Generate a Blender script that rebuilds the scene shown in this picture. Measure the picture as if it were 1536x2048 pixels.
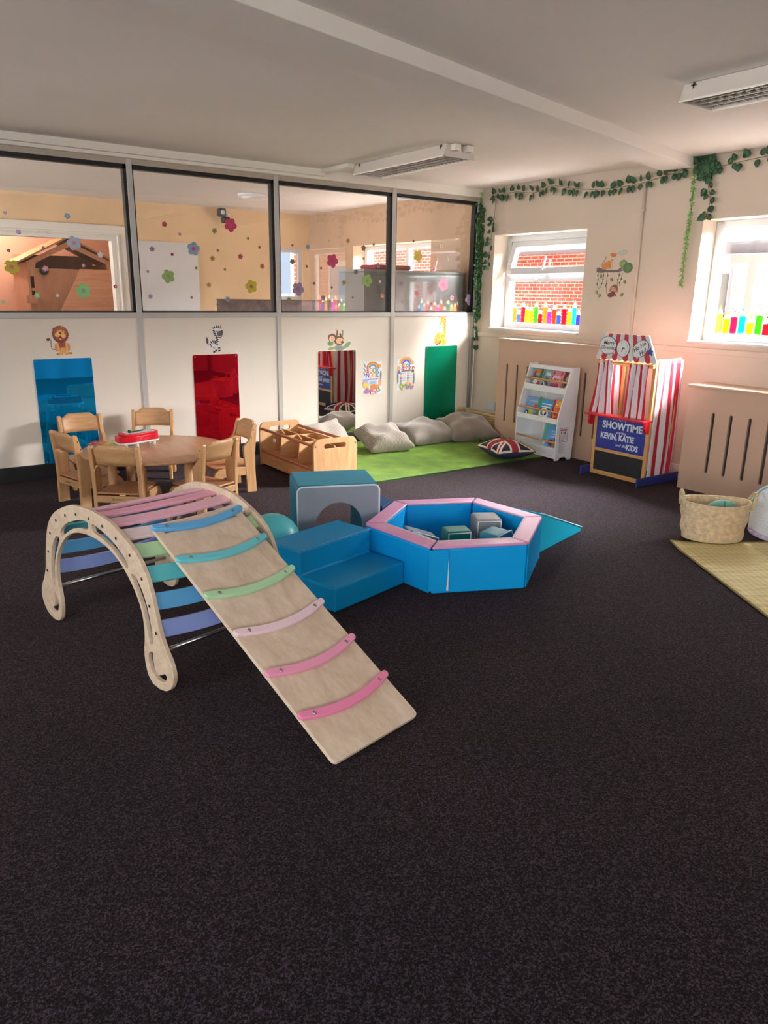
import bpy, bmesh, math, random
from mathutils import Vector, Matrix
random.seed(7)
PI = math.pi
sc = bpy.context.scene
for o in list(bpy.data.objects):
    bpy.data.objects.remove(o, do_unlink=True)
COL = sc.collection

# ------------------------------------------------------------------ camera
EYE = 1.45
FPX = 1496.77
YAW, PITCH, ROLL = math.radians(35.1108), math.radians(16.2541), math.radians(-0.9273)
def _axes():
    cy, sy, cp, sp = math.cos(YAW), math.sin(YAW), math.cos(PITCH), math.sin(PITCH)
    f = Vector((sy*cp, cy*cp, -sp)); r = Vector((cy, -sy, 0)); d = f.cross(r)
    c, s = math.cos(ROLL), math.sin(ROLL)
    return c*r + s*d, -s*r + c*d, f
AXR, AXD, AXF = _axes()
cam = bpy.data.cameras.new('camera')
cam.sensor_fit = 'HORIZONTAL'; cam.sensor_width = 36.0
cam.lens = FPX/1536*36.0
cam.clip_start = 0.05; cam.clip_end = 300
camo = bpy.data.objects.new('camera', cam); COL.objects.link(camo)
m = Matrix.Identity(4)
for i in range(3):
    m[i][0] = AXR[i]; m[i][1] = -AXD[i]; m[i][2] = -AXF[i]
m[2][3] = EYE
camo.matrix_world = m
sc.camera = camo

# survey helpers: where a sight line meets a real plane of the room
def _ray(px, py):
    return AXR*((px-768)/FPX) + AXD*((py-1024)/FPX) + AXF
def onY(px, py, y):
    d = _ray(px, py); return Vector((0, 0, EYE)) + d*(y/d.y)
def onX(px, py, x):
    d = _ray(px, py); return Vector((0, 0, EYE)) + d*(x/d.x)
def onZ(px, py, z):
    d = _ray(px, py); return Vector((0, 0, EYE)) + d*((z-EYE)/d.z)

# ------------------------------------------------------------------ light
sc.view_settings.view_transform = 'Standard'
sc.view_settings.look = 'None'
sc.view_settings.gamma = 1.0
sc.view_settings.use_curve_mapping = False
sc.view_settings.exposure = 1.08
SKY = 1.25
WIN_W = 640.0
LEFT_W = 46.0
FAR_F, FARL_F = .75, 4.0
REAR_W = 72.0
LAMP_W = 24.0
w = bpy.data.worlds.new('world'); sc.world = w; w.use_nodes = True
bgn = w.node_tree.nodes['Background']
bgn.inputs[0].default_value = (0.93, 0.96, 1.0, 1); bgn.inputs[1].default_value = SKY
sun = bpy.data.lights.new('sun', 'SUN'); sun.energy = 4.5; sun.angle = math.radians(2)
suno = bpy.data.objects.new('sun', sun); COL.objects.link(suno)
suno.rotation_euler = Vector((.55, .1, -.83)).to_track_quat('-Z', 'Y').to_euler()
def area(name, loc, target, sx, sy, power, col=(1, 1, 1), spread=180):
    l = bpy.data.lights.new(name, 'AREA'); l.shape = 'RECTANGLE'; l.size = sx; l.size_y = sy
    l.energy = power; l.color = col; l.spread = math.radians(spread)
    o = bpy.data.objects.new(name, l); COL.objects.link(o); o.location = loc
    o.rotation_euler = (Vector(target)-Vector(loc)).to_track_quat('-Z', 'Y').to_euler()
    return o
DAY = (1.0, 0.99, 0.985)

YB, XR, ZC = 6.28, 5.57, 2.495        # partition, window wall, ceiling
YREAR, XL = -4.6, -3.2
YO = 9.87                              # far wall of the room beyond
XG = 5.79                              # window panes
WINS = [(4.826, 6.03), (2.475, 3.68), (7.08, 8.72)]
WZ0, WZ1 = 1.115, 2.04
for i, (a, b) in enumerate(WINS):      # open sky above the yard outside each window
    yc = (a+b)/2
    area('sky_over_yard', (7.15, yc-(.3, 1.3, 0)[i], 2.85), (5.7, yc, 1.5), (b-a)+.7, 1.3, WIN_W*(b-a)/1.2*(.27, 1, FAR_F)[i], DAY, 115)
REARW = [(-2.6, .4)]  # unseen rear window, added to hold a fill light
for a, b in REARW:
    area('fill_rear', ((a+b)/2, YREAR-0.45, 1.5), ((a+b)/2, 0, 1.2), b-a, 1.4, REAR_W, DAY)
LEFTW = [(-3.2, -.8), (.4, 2.8)]  # unseen left windows, added to hold side fill lights
LEFTB = [(7.0, 9.2)]  # unseen window of the room beyond, added to brighten it
for a, b in LEFTW+LEFTB:
    area('fill_left', (XL-.45, (a+b)/2, 1.5), (0, (a+b)/2, 1.2), b-a, 1.4, LEFT_W*(1 if b < 5 else FARL_F), DAY)
l = bpy.data.lights.new('playhouse_room_lamp', 'POINT'); l.energy = LAMP_W; l.color = (1, .88, .76); l.shadow_soft_size = .12
lo = bpy.data.objects.new('playhouse_room_lamp', l); COL.objects.link(lo); lo.location = (1.7, 11.6, 2.35)

# ------------------------------------------------------------------ materials
def lin(h):
    h = h.lstrip('#'); o = []
    for i in (0, 2, 4):
        c = int(h[i:i+2], 16)/255
        o.append(c/12.92 if c <= .04045 else ((c+.055)/1.055)**2.4)
    return (*o, 1)
MATS = {}
def M(hexc, rough=.5, metal=0.0, bump=None, var=None, kind=None, key=None, sheen=0, coat=0, grain=(1, 14, 14), spec=None):
    """bump=(scale,strength); var=(scale,amount) mottles the colour; kind 'wood' lays grain along an axis."""
    k = (hexc, rough, metal, bump, var, kind, sheen, coat, grain, spec)
    if k in MATS: return MATS[k]
    mt = bpy.data.materials.new(key or ('mat_'+hexc.strip('#')))
    mt.use_nodes = True; nt = mt.node_tree; b = nt.nodes['Principled BSDF']
    c = lin(hexc)
    b.inputs['Base Color'].default_value = c
    b.inputs['Roughness'].default_value = rough; b.inputs['Metallic'].default_value = metal
    if spec is not None: b.inputs['Specular IOR Level'].default_value = spec
    if sheen: b.inputs['Sheen Weight'].default_value = sheen
    if coat: b.inputs['Coat Weight'].default_value = coat; b.inputs['Coat Roughness'].default_value = .15
    N = nt.nodes.new; Lk = nt.links.new
    tc = None
    def coord():
        nonlocal tc
        if tc is None: tc = N('ShaderNodeTexCoord')
        return tc.outputs['Object']
    def noise(scale, detail=4, vec=None, dist=0):
        n = N('ShaderNodeTexNoise'); n.inputs['Scale'].default_value = scale
        n.inputs['Detail'].default_value = detail; n.inputs['Distortion'].default_value = dist
        Lk(vec or coord(), n.inputs['Vector']); return n
    if kind == 'wood':
        mp = N('ShaderNodeMapping'); mp.inputs['Scale'].default_value = grain
        Lk(coord(), mp.inputs['Vector'])
        n = noise(2.2, 6, mp.outputs[0], 1.2); n2 = noise(14, 3, mp.outputs[0], .3)
        r = N('ShaderNodeValToRGB')
        r.color_ramp.elements[0].position = .32; r.color_ramp.elements[1].position = .68
        r.color_ramp.elements[0].color = (c[0]*.80, c[1]*.74, c[2]*.68, 1)
        r.color_ramp.elements[1].color = (min(1, c[0]*1.08), min(1, c[1]*1.08), min(1, c[2]*1.08), 1)
        mx = N('ShaderNodeMath'); mx.operation = 'MULTIPLY_ADD'; mx.inputs[1].default_value = .3
        Lk(n2.outputs['Fac'], mx.inputs[0])
        ml = N('ShaderNodeMath'); ml.operation = 'MULTIPLY'; ml.inputs[1].default_value = .7
        Lk(n.outputs['Fac'], ml.inputs[0]); Lk(ml.outputs[0], mx.inputs[2])
        Lk(mx.outputs[0], r.inputs['Fac']); Lk(r.outputs['Color'], b.inputs['Base Color'])
    elif var:
        n = noise(var[0], 5)
        r = N('ShaderNodeValToRGB'); a = var[1]
        r.color_ramp.elements[0].position = .3; r.color_ramp.elements[1].position = .7
        r.color_ramp.elements[0].color = (c[0]*(1-a), c[1]*(1-a), c[2]*(1-a), 1)
        r.color_ramp.elements[1].color = (min(1, c[0]*(1+a)), min(1, c[1]*(1+a)), min(1, c[2]*(1+a)), 1)
        Lk(n.outputs['Fac'], r.inputs['Fac']); Lk(r.outputs['Color'], b.inputs['Base Color'])
    if bump:
        n = noise(bump[0], 3); bp = N('ShaderNodeBump')
        bp.inputs['Strength'].default_value = bump[1]; bp.inputs['Distance'].default_value = .01
        Lk(n.outputs['Fac'], bp.inputs['Height']); Lk(bp.outputs['Normal'], b.inputs['Normal'])
    MATS[k] = mt
    return mt
def glassmat(name, tint=(1, 1, 1), ior=1.5, rough=0.0):
    mt = bpy.data.materials.new(name); mt.use_nodes = True; nt = mt.node_tree
    for n in list(nt.nodes): nt.nodes.remove(n)
    out = nt.nodes.new('ShaderNodeOutputMaterial'); mix = nt.nodes.new('ShaderNodeMixShader')
    tr = nt.nodes.new('ShaderNodeBsdfTransparent'); tr.inputs[0].default_value = (*tint, 1)
    gl = nt.nodes.new('ShaderNodeBsdfGlossy'); gl.inputs['Roughness'].default_value = rough
    fr = nt.nodes.new('ShaderNodeFresnel'); fr.inputs['IOR'].default_value = ior
    # the same reflectance from both faces of the pane
    geo = nt.nodes.new('ShaderNodeNewGeometry'); inv = nt.nodes.new('ShaderNodeMath'); inv.operation = 'MULTIPLY_ADD'
    inv.inputs[1].default_value = 1/ior-ior; inv.inputs[2].default_value = ior
    nt.links.new(geo.outputs['Backfacing'], inv.inputs[0]); nt.links.new(inv.outputs[0], fr.inputs['IOR'])
    nt.links.new(fr.outputs[0], mix.inputs[0]); nt.links.new(tr.outputs[0], mix.inputs[1]); nt.links.new(gl.outputs[0], mix.inputs[2])
    nt.links.new(mix.outputs[0], out.inputs[0])
    return mt
GLASS = glassmat('partition_glass', (.97, .97, .97), 1.75)
GLASSW = glassmat('window_glass', (.98, .99, .99), 1.5)

def carpet_mat():
    mt = bpy.data.materials.new('carpet'); mt.use_nodes = True; nt = mt.node_tree; b = nt.nodes['Principled BSDF']
    N = nt.nodes.new; Lk = nt.links.new
    tc = N('ShaderNodeTexCoord')
    n1 = N('ShaderNodeTexNoise'); n1.inputs['Scale'].default_value = 170; n1.inputs['Detail'].default_value = 3; n1.inputs['Roughness'].default_value = .75
    n2 = N('ShaderNodeTexNoise'); n2.inputs['Scale'].default_value = 1.6; n2.inputs['Detail'].default_value = 4
    for n in (n1, n2): Lk(tc.outputs['Object'], n.inputs['Vector'])
    r = N('ShaderNodeValToRGB'); e = r.color_ramp.elements
    e[0].position = .38; e[0].color = lin('#060406'); e[1].position = .64; e[1].color = lin('#52464f')
    e2 = r.color_ramp.elements.new(.5); e2.color = lin('#1b151a')
    Lk(n1.outputs['Fac'], r.inputs['Fac'])
    r2 = N('ShaderNodeValToRGB'); r2.color_ramp.elements[0].color = (.82, .82, .88, 1); r2.color_ramp.elements[1].color = (1.1, 1.0, 1.05, 1)
    r2.color_ramp.elements[0].position = .35; r2.color_ramp.elements[1].position = .65
    Lk(n2.outputs['Fac'], r2.inputs['Fac'])
    mx = N('ShaderNodeMix'); mx.data_type = 'RGBA'; mx.blend_type = 'MULTIPLY'; mx.inputs[0].default_value = 1
    Lk(r.outputs['Color'], mx.inputs[6]); Lk(r2.outputs['Color'], mx.inputs[7]); Lk(mx.outputs[2], b.inputs['Base Color'])
    b.inputs['Roughness'].default_value = .95; b.inputs['Specular IOR Level'].default_value = .15
    b.inputs['Sheen Tint'].default_value = (1, .72, .70, 1); b.inputs['Sheen Weight'].default_value = .07; b.inputs['Sheen Roughness'].default_value = .4
    bp = N('ShaderNodeBump'); bp.inputs['Strength'].default_value = .7; bp.inputs['Distance'].default_value = .006
    Lk(n1.outputs['Fac'], bp.inputs['Height']); Lk(bp.outputs['Normal'], b.inputs['Normal'])
    return mt
def brick_mat(name, c1, c2, mortar, vert='x'):
    mt = bpy.data.materials.new(name); mt.use_nodes = True; nt = mt.node_tree; b = nt.nodes['Principled BSDF']
    N = nt.nodes.new; Lk = nt.links.new
    tc = N('ShaderNodeTexCoord'); sp = N('ShaderNodeSeparateXYZ'); cb = N('ShaderNodeCombineXYZ')
    Lk(tc.outputs['Object'], sp.inputs[0])
    Lk(sp.outputs['Y' if vert == 'x' else 'X'], cb.inputs[0]); Lk(sp.outputs['Z'], cb.inputs[1])
    br = N('ShaderNodeTexBrick'); Lk(cb.outputs[0], br.inputs['Vector'])
    br.inputs['Color1'].default_value = lin(c1); br.inputs['Color2'].default_value = lin(c2); br.inputs['Mortar'].default_value = lin(mortar)
    br.inputs['Scale'].default_value = 1; br.inputs['Brick Width'].default_value = .225; br.inputs['Row Height'].default_value = .075
    br.inputs['Mortar Size'].default_value = .009; br.inputs['Mortar Smooth'].default_value = .2
    Lk(br.outputs['Color'], b.inputs['Base Color']); b.inputs['Roughness'].default_value = .9
    bp = N('ShaderNodeBump'); bp.inputs['Strength'].default_value = .4; bp.inputs['Distance'].default_value = .01; bp.invert = True
    Lk(br.outputs['Fac'], bp.inputs['Height']); Lk(bp.outputs['Normal'], b.inputs['Normal'])
    return mt
def rib_mat(name, hexc, freq, axis='X', strength=.6, dist=.012, sheen=.3, rough=.9, amt=.45):
    """fabric with woven ribs along one axis"""
    mt = bpy.data.materials.new(name); mt.use_nodes = True; nt = mt.node_tree; b = nt.nodes['Principled BSDF']
    N = nt.nodes.new; Lk = nt.links.new; c = lin(hexc)
    tc = N('ShaderNodeTexCoord'); wv = N('ShaderNodeTexWave'); wv.bands_direction = axis
    wv.inputs['Scale'].default_value = freq; wv.inputs['Distortion'].default_value = 1.2; wv.inputs['Detail'].default_value = 2
    Lk(tc.outputs['Object'], wv.inputs['Vector'])
    ns = N('ShaderNodeTexNoise'); ns.inputs['Scale'].default_value = 6; ns.inputs['Detail'].default_value = 5
    Lk(tc.outputs['Object'], ns.inputs['Vector'])
    ad = N('ShaderNodeMath'); ad.operation = 'MULTIPLY_ADD'; ad.inputs[1].default_value = amt; Lk(wv.outputs['Fac'], ad.inputs[0])
    ml = N('ShaderNodeMath'); ml.operation = 'MULTIPLY'; ml.inputs[1].default_value = 1-amt; Lk(ns.outputs['Fac'], ml.inputs[0]); Lk(ml.outputs[0], ad.inputs[2])
    r = N('ShaderNodeValToRGB'); r.color_ramp.elements[0].position = .2; r.color_ramp.elements[1].position = .8
    r.color_ramp.elements[0].color = (c[0]*.62, c[1]*.6, c[2]*.58, 1); r.color_ramp.elements[1].color = (min(1, c[0]*1.2), min(1, c[1]*1.2), min(1, c[2]*1.2), 1)
    Lk(ad.outputs[0], r.inputs['Fac']); Lk(r.outputs['Color'], b.inputs['Base Color'])
    b.inputs['Roughness'].default_value = rough; b.inputs['Sheen Weight'].default_value = sheen
    bp = N('ShaderNodeBump'); bp.inputs['Strength'].default_value = strength; bp.inputs['Distance'].default_value = dist
    Lk(wv.outputs['Fac'], bp.inputs['Height']); Lk(bp.outputs['Normal'], b.inputs['Normal'])
    return mt

# ------------------------------------------------------------------ mesh building
class MB:
    def __init__(s): s.v = []; s.f = []; s.mi = []; s.sm = []
    def add(s, vs, fs, mi=0, smooth=False, T=None):
        n = len(s.v)
        for p in vs:
            p = Vector(p); s.v.append(T @ p if T else p)
        for f in fs: s.f.append([i+n for i in f]); s.mi.append(mi); s.sm.append(smooth)
        return s
    def box(s, x0, x1, y0, y1, z0, z1, mi=0, T=None):
        vs = [(x, y, z) for x in (x0, x1) for y in (y0, y1) for z in (z0, z1)]
        return s.add(vs, [(0, 1, 3, 2), (4, 6, 7, 5), (0, 4, 5, 1), (2, 3, 7, 6), (0, 2, 6, 4), (1, 5, 7, 3)], mi, False, T)
    def rbox(s, cx, cy, cz, sx, sy, sz, r, mi=0, T=None, seg=3):
        bm = bmesh.new(); bmesh.ops.create_cube(bm, size=1)
        bmesh.ops.scale(bm, vec=(sx, sy, sz), verts=bm.verts)
        bmesh.ops.bevel(bm, geom=list(bm.edges), offset=r, segments=seg, affect='EDGES', profile=.5)
        bmesh.ops.translate(bm, vec=(cx, cy, cz), verts=bm.verts)
        bm.verts.index_update()
        s.add([v.co.copy() for v in bm.verts], [[v.index for v in f.verts] for f in bm.faces], mi, True, T); bm.free(); return s
    def prism(s, poly, a, b, T=None, mi=0, smooth=False):
        """outline in local x,y swept along local z from a to b"""
        n = len(poly)
        vs = [(p[0], p[1], a) for p in poly] + [(p[0], p[1], b) for p in poly]
        fs = [tuple(range(n-1, -1, -1)), tuple(range(n, 2*n))]
        s.add(vs, fs, mi, False, T)
        k = len(s.v)-2*n
        for i in range(n):
            j = (i+1) % n
            s.f.append([k+i, k+j, k+n+j, k+n+i]); s.mi.append(mi); s.sm.append(smooth)
        return s
    def mesh(s, me, T=None, mi=0, smooth=False):
        s.add([v.co.copy() for v in me.vertices], [list(p.vertices) for p in me.polygons], mi, smooth, T); return s
    def fill(s, outer, holes, a, b, T=None, mi=0, bevel=0.0):
        """flat board with real holes"""
        me = fillmesh([outer]+list(holes), b-a, bevel)
        TT = Matrix.Translation((0, 0, (a+b)/2))
        s.mesh(me, (T @ TT) if T else TT, mi); bpy.data.meshes.remove(me); return s
    def text(s, txt, size, T, mi=0, depth=.0006, align='CENTER', bold=0.0, shear=0.0, sx=1.0):
        cu = bpy.data.curves.new('t', 'FONT'); cu.body = txt; cu.size = size; cu.align_x = align; cu.align_y = 'CENTER'
        cu.extrude = depth/2; cu.offset = bold; cu.shear = shear; cu.resolution_u = 3
        ob = bpy.data.objects.new('t', cu); me = bpy.data.meshes.new_from_object(ob)
        S = Matrix.Diagonal((sx, 1, 1, 1))
        s.mesh(me, T @ Matrix.Translation((0, 0, depth/2)) @ S, mi)
        bpy.data.meshes.remove(me); bpy.data.objects.remove(ob); bpy.data.curves.remove(cu); return s
    def tube(s, path, r, n=8, mi=0, T=None, closed=False, cap=True):
        P = [Vector(p) for p in path]; m = len(P)
        R = r if isinstance(r, (list, tuple)) else [r]*m
        vs = []; prev = None
        for i in range(m):
            t = (P[(i+1) % m]-P[i-1]) if closed else (P[min(i+1, m-1)]-P[max(i-1, 0)])
            if t.length < 1e-9: t = Vector((0, 0, 1))
            t.normalize()
            if prev is None:
                u = t.orthogonal().normalized()
            else:
                u = prev - t*prev.dot(t)
                u = u.normalized() if u.length > 1e-6 else t.orthogonal().normalized()
            prev = u; w_ = t.cross(u)
            for k in range(n):
                a = 2*PI*k/n; vs.append(P[i] + (u*math.cos(a)+w_*math.sin(a))*R[i])
        fs = []
        for i in range(m if closed else m-1):
            j = (i+1) % m
            for k in range(n):
                l_ = (k+1) % n; fs.append((i*n+k, i*n+l_, j*n+l_, j*n+k))
        s.add(vs, fs, mi, True, T)
        if cap and not closed:
            b = len(s.v)-len(vs)
            s.f.append([b+k for k in range(n-1, -1, -1)]); s.mi.append(mi); s.sm.append(False)
            s.f.append([b+(m-1)*n+k for k in range(n)]); s.mi.append(mi); s.sm.append(False)
        return s
    def lathe(s, prof, n=24, mi=0, T=None, ex=1.0, ey=1.0, smooth=True):
        vs = []; m = len(prof)
        for r, z in prof:
            for k in range(n):
                a = 2*PI*k/n; vs.append((r*math.cos(a)*ex, r*math.sin(a)*ey, z))
        fs = []
        for i in range(m-1):
            for k in range(n):
                l_ = (k+1) % n; fs.append((i*n+k, i*n+l_, (i+1)*n+l_, (i+1)*n+k))
        s.add(vs, fs, mi, smooth, T)
        b = len(s.v)-len(vs)
        if prof[0][0] > 1e-5: s.f.append([b+k for k in range(n-1, -1, -1)]); s.mi.append(mi); s.sm.append(False)
        if prof[-1][0] > 1e-5: s.f.append([b+(m-1)*n+k for k in range(n)]); s.mi.append(mi); s.sm.append(False)
        return s
    def ball(s, c, r, mi=0, sx=1, sy=1, sz=1, n=24, T=None):
        prof = [(max(r*math.sin(PI*i/(n//2)), 1e-6), -r*math.cos(PI*i/(n//2))) for i in range(n//2+1)]
        TT = Matrix.Translation(c) @ Matrix.Diagonal((sx, sy, sz, 1))
        return s.lathe(prof, n, mi, (T @ TT) if T else TT)
    def grid(s, fn, nu, nv, mi=0, mfn=None, smooth=True, T=None):
        vs = [fn(i/nu, j/nv) for i in range(nu+1) for j in range(nv+1)]
        n = len(s.v); s.add(vs, [], 0, smooth, T)
        for i in range(nu):
            for j in range(nv):
                a = n+i*(nv+1)+j
                s.f.append([a, a+nv+1, a+nv+2, a+1]); s.sm.append(smooth)
                s.mi.append(mfn((i+.5)/nu, (j+.5)/nv) if mfn else mi)
        return s
    def build(s, name, mats, parent=None, bevel=0, seg=2, local=False, solid=0, sub=0):
        if not isinstance(mats, (list, tuple)): mats = [mats]
        vs = s.v; loc = Vector((0, 0, 0))
        if parent is not None:
            if not local:
                inv = wmat(parent).inverted(); vs = [inv @ v for v in vs]
        elif not local:
            xs = [v.x for v in vs]; ys = [v.y for v in vs]; zs = [v.z for v in vs]
            loc = Vector(((min(xs)+max(xs))/2, (min(ys)+max(ys))/2, min(zs))); vs = [v-loc for v in vs]
        me = bpy.data.meshes.new(name); me.from_pydata([tuple(v) for v in vs], [], s.f)
        for m_ in mats: me.materials.append(m_)
        me.polygons.foreach_set('material_index', s.mi); me.polygons.foreach_set('use_smooth', s.sm)
        bm = bmesh.new(); bm.from_mesh(me); bmesh.ops.remove_doubles(bm, verts=bm.verts, dist=1e-6)
        bmesh.ops.recalc_face_normals(bm, faces=bm.faces); bm.to_mesh(me); bm.free()
        me.update()
        o = bpy.data.objects.new(name, me); COL.objects.link(o); o.location = loc
        if parent is not None: o.parent = parent
        if solid:
            md = o.modifiers.new('thick', 'SOLIDIFY'); md.thickness = solid; md.offset = 0
        if bevel:
            md = o.modifiers.new('soft', 'BEVEL'); md.width = bevel; md.segments = seg; md.limit_method = 'ANGLE'; md.angle_limit = math.radians(35)
        if sub:
            md = o.modifiers.new('sub', 'SUBSURF'); md.levels = sub; md.render_levels = sub
        return o
def fillmesh(loops, depth, bevel=0.0):
    cu = bpy.data.curves.new('c', 'CURVE'); cu.dimensions = '2D'; cu.fill_mode = 'BOTH'
    cu.extrude = max(depth/2-bevel, 1e-5); cu.bevel_depth = bevel; cu.bevel_resolution = 1
    if bevel: cu.offset = -bevel
    for lp in loops:
        sp = cu.splines.new('POLY'); sp.points.add(len(lp)-1); sp.use_cyclic_u = True
        for p, q in zip(sp.points, lp): p.co = (q[0], q[1], 0, 1)
    ob = bpy.data.objects.new('c', cu); me = bpy.data.meshes.new_from_object(ob)
    bpy.data.objects.remove(ob); bpy.data.curves.remove(cu)
    return me
def wmat(o):
    m_ = Matrix.Translation(o.location) @ o.rotation_euler.to_matrix().to_4x4()
    return wmat(o.parent) @ m_ if o.parent else m_
def tag(o, label=None, cat=None, group=None, kind=None):
    if label: o['label'] = label
    if cat: o['category'] = cat
    if group: o['group'] = group
    if kind: o['kind'] = kind
    return o
def thing(name, label, cat, loc=(0, 0, 0), rz=0, group=None):
    o = bpy.data.objects.new(name, None); COL.objects.link(o)
    o.location = loc; o.rotation_euler = (0, 0, rz); o.empty_display_size = .05
    return tag(o, label, cat, group)
def struct(o): o['kind'] = 'structure'; return o
def dup(o, parent=None):
    c = o.copy(); COL.objects.link(c); c.parent = parent
    for ch in list(o.children): dup(ch, c)
    return c
def facing(origin, u, v):
    """frame whose local x,y run along u,v (local z out of the face)"""
    u = Vector(u).normalized(); v = Vector(v).normalized(); n = u.cross(v)
    m_ = Matrix.Identity(4)
    for i in range(3): m_[i][0] = u[i]; m_[i][1] = v[i]; m_[i][2] = n[i]; m_[i][3] = origin[i]
    return m_
def wallB(x, z, y=YB): return facing((x, y, z), (1, 0, 0), (0, 0, 1))       # faces the camera side (-y)
def wallR(y, z, x=XR): return facing((x, y, z), (0, -1, 0), (0, 0, 1))      # faces -x
def ell(cx, cy, a, b, n=20, rot=0):
    c, s_ = math.cos(rot), math.sin(rot)
    return [(cx+a*math.cos(t)*c-b*math.sin(t)*s_, cy+a*math.cos(t)*s_+b*math.sin(t)*c) for t in [2*PI*i/n for i in range(n)]]
def rrect(x0, x1, y0, y1, r, n=5):
    o = []
    for cx, cy, a0 in ((x1-r, y1-r, 0), (x0+r, y1-r, 90), (x0+r, y0+r, 180), (x1-r, y0+r, 270)):
        for i in range(n+1):
            a = math.radians(a0+90*i/n); o.append((cx+r*math.cos(a), cy+r*math.sin(a)))
    return o
def stroke(pts, w_):
    """ribbon outline along a 2-D line"""
    L, R = [], []
    for i, p in enumerate(pts):
        a = Vector(pts[max(i-1, 0)]); b = Vector(pts[min(i+1, len(pts)-1)]); d = (b-a).normalized()
        n = Vector((-d.y, d.x)); ww = w_[i] if isinstance(w_, (list, tuple)) else w_
        L.append((p[0]+n.x*ww/2, p[1]+n.y*ww/2)); R.append((p[0]-n.x*ww/2, p[1]-n.y*ww/2))
    return L+R[::-1]
def spl(pts, n=6):
    """smooth line through points (Catmull-Rom)"""
    P = [Vector(p) for p in pts]; o = []
    for i in range(len(P)-1):
        p0, p1, p2, p3 = P[max(i-1, 0)], P[i], P[i+1], P[min(i+2, len(P)-1)]
        for k in range(n):
            t = k/n
            o.append(.5*((2*p1)+(p2-p0)*t+(2*p0-5*p1+4*p2-p3)*t*t+(3*p1-p0-3*p2+p3)*t**3))
    o.append(P[-1]); return o
class Decal(MB):
    """printed shapes in thin layers on a face"""
    def __init__(s, T): super().__init__(); s.T = T; s.mats = []; s.z = 0.0004; s.k = 1.0; s.ox = s.oy = 0
    def col(s, h, rough=.55):
        mt = M(h, rough)
        if mt not in s.mats: s.mats.append(mt)
        return s.mats.index(mt)
    def sh(s, poly, h, t=.0004):
        poly = [((p[0]-s.ox)*s.k, (p[1]-s.oy)*s.k) for p in poly]
        s.prism(poly, 0.0001, s.z, s.T, s.col(h)); s.z += .00012; return s
    def el(s, cx, cy, a, b, h, rot=0, n=18): return s.sh(ell(cx, cy, a, b, n, rot), h)
    def st(s, pts, w_, h, smooth=True): return s.sh(stroke(spl(pts, 4) if smooth and len(pts) > 2 else [Vector(p) for p in pts], w_ if not isinstance(w_, list) else w_), h)
    def tx(s, txt, x, y, size, h, rot=0, bold=0, shear=0, sx=1.0):
        T = s.T @ Matrix.Translation(((x-s.ox)*s.k, (y-s.oy)*s.k, 0)) @ Matrix.Rotation(rot, 4, 'Z')
        s.text(txt, size*s.k, T, s.col(h), s.z+.0002, bold=bold*s.k, shear=shear, sx=sx); return s
    def done(s, name, parent=None): return s.build(name, s.mats, parent)
# ------------------------------------------------------------------ palette
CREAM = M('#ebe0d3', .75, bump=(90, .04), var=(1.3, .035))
WALLR = M('#d2c3b2', .75, bump=(90, .05), var=(1.1, .04))  # partition paint darkened: backlit shade of the window wall in the colour
WALLO = M('#e6c499', .8, var=(1.5, .08))
PEACH = M('#e6ad93', .8)
CEIL = M('#efe7df', .85, bump=(40, .03), var=(.9, .035))
WHITEP = M('#ece5da', .5)
UPVC = M('#d3d6d9', .3)
ALU = M('#c6c3bf', .4, .12)
BLACK = M('#15171a', .45)
SKIRTB = M('#15181d', .5)
MDF = M('#ccaa93', .6, bump=(60, .03), var=(3, .03))
CARPET = carpet_mat()
BEECH = M('#dcab7b', .42, kind='wood', grain=(1.2, 12, 12))
BEECHV = M('#dcab7b', .42, kind='wood', grain=(12, 12, 1.2))
BEECHY = M('#dcab7b', .42, kind='wood', grain=(12, 1.2, 12))
PINE = M('#dcb381', .5, kind='wood', grain=(12, 12, 1.2))
BIRCH = M('#e0cbb4', .45, kind='wood', grain=(1, 7, 7))
STEEL = M('#b8b8b8', .25, 1.0)
WHITE = M('#f0eeee', .4)

# ------------------------------------------------------------------ floor and ceilings
struct(MB().box(XL-.2, XR+.3, YREAR-.2, YO+.1, -.12, 0).build('floor', CARPET))
struct(MB().box(XL-.2, XR+.3, YREAR-.2, YO+.1, ZC, ZC+.15).build('ceiling', CEIL))
# slanting ceiling beam
b0 = Vector((-1.9, 1.99)); b1 = Vector((5.54, 3.80)); dr = (b1-b0).normalized(); nn = Vector((-dr.y, dr.x))*.27
poly = [b0, b1, b1+nn*.97, b0+nn]
struct(MB().prism([(p.x, p.y) for p in poly], ZC-.075, ZC+.01).build('trim_1', CEIL, bevel=.006))

# ------------------------------------------------------------------ partition (wall_back)
ZS = 1.262                                           # underside of the glazing
XP0, XP1 = -3.2, 5.575
MUL = [-.57, .69, 1.9585, 3.2155, 4.4755]
struct(MB().box(XP0, XP1, YB, YB+.07, .11, ZS-.02).build('wall_back', CREAM))
struct(MB().box(XP0, XP1, YB-.012, YB+.07, 0, .115).build('baseboard_back', SKIRTB, bevel=.003))
struct(MB().box(XP0, XP1, YB-.012, YB+.08, ZS-.03, ZS+.012).build('trim_2', ALU, bevel=.003))
struct(MB().box(XP0, XP1, YB-.006, YB+.08, 2.375, 2.425).build('trim_3', M('#b5a99b', .5), bevel=.002))
struct(MB().box(XP0, XR+.02, YB-.04, YB+.12, 2.415, ZC+.005).build('trim_4', WHITEP, bevel=.004))
k = 5
for x in MUL + [5.553]:
    wd = .022 if x < 5 else .02
    struct(MB().box(x-wd, x+wd, YB-.014, YB+.08, .115, 2.42).build('trim_%d' % k, ALU, bevel=.003)); k += 1
edges = [XP0] + MUL + [5.553]
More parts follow.
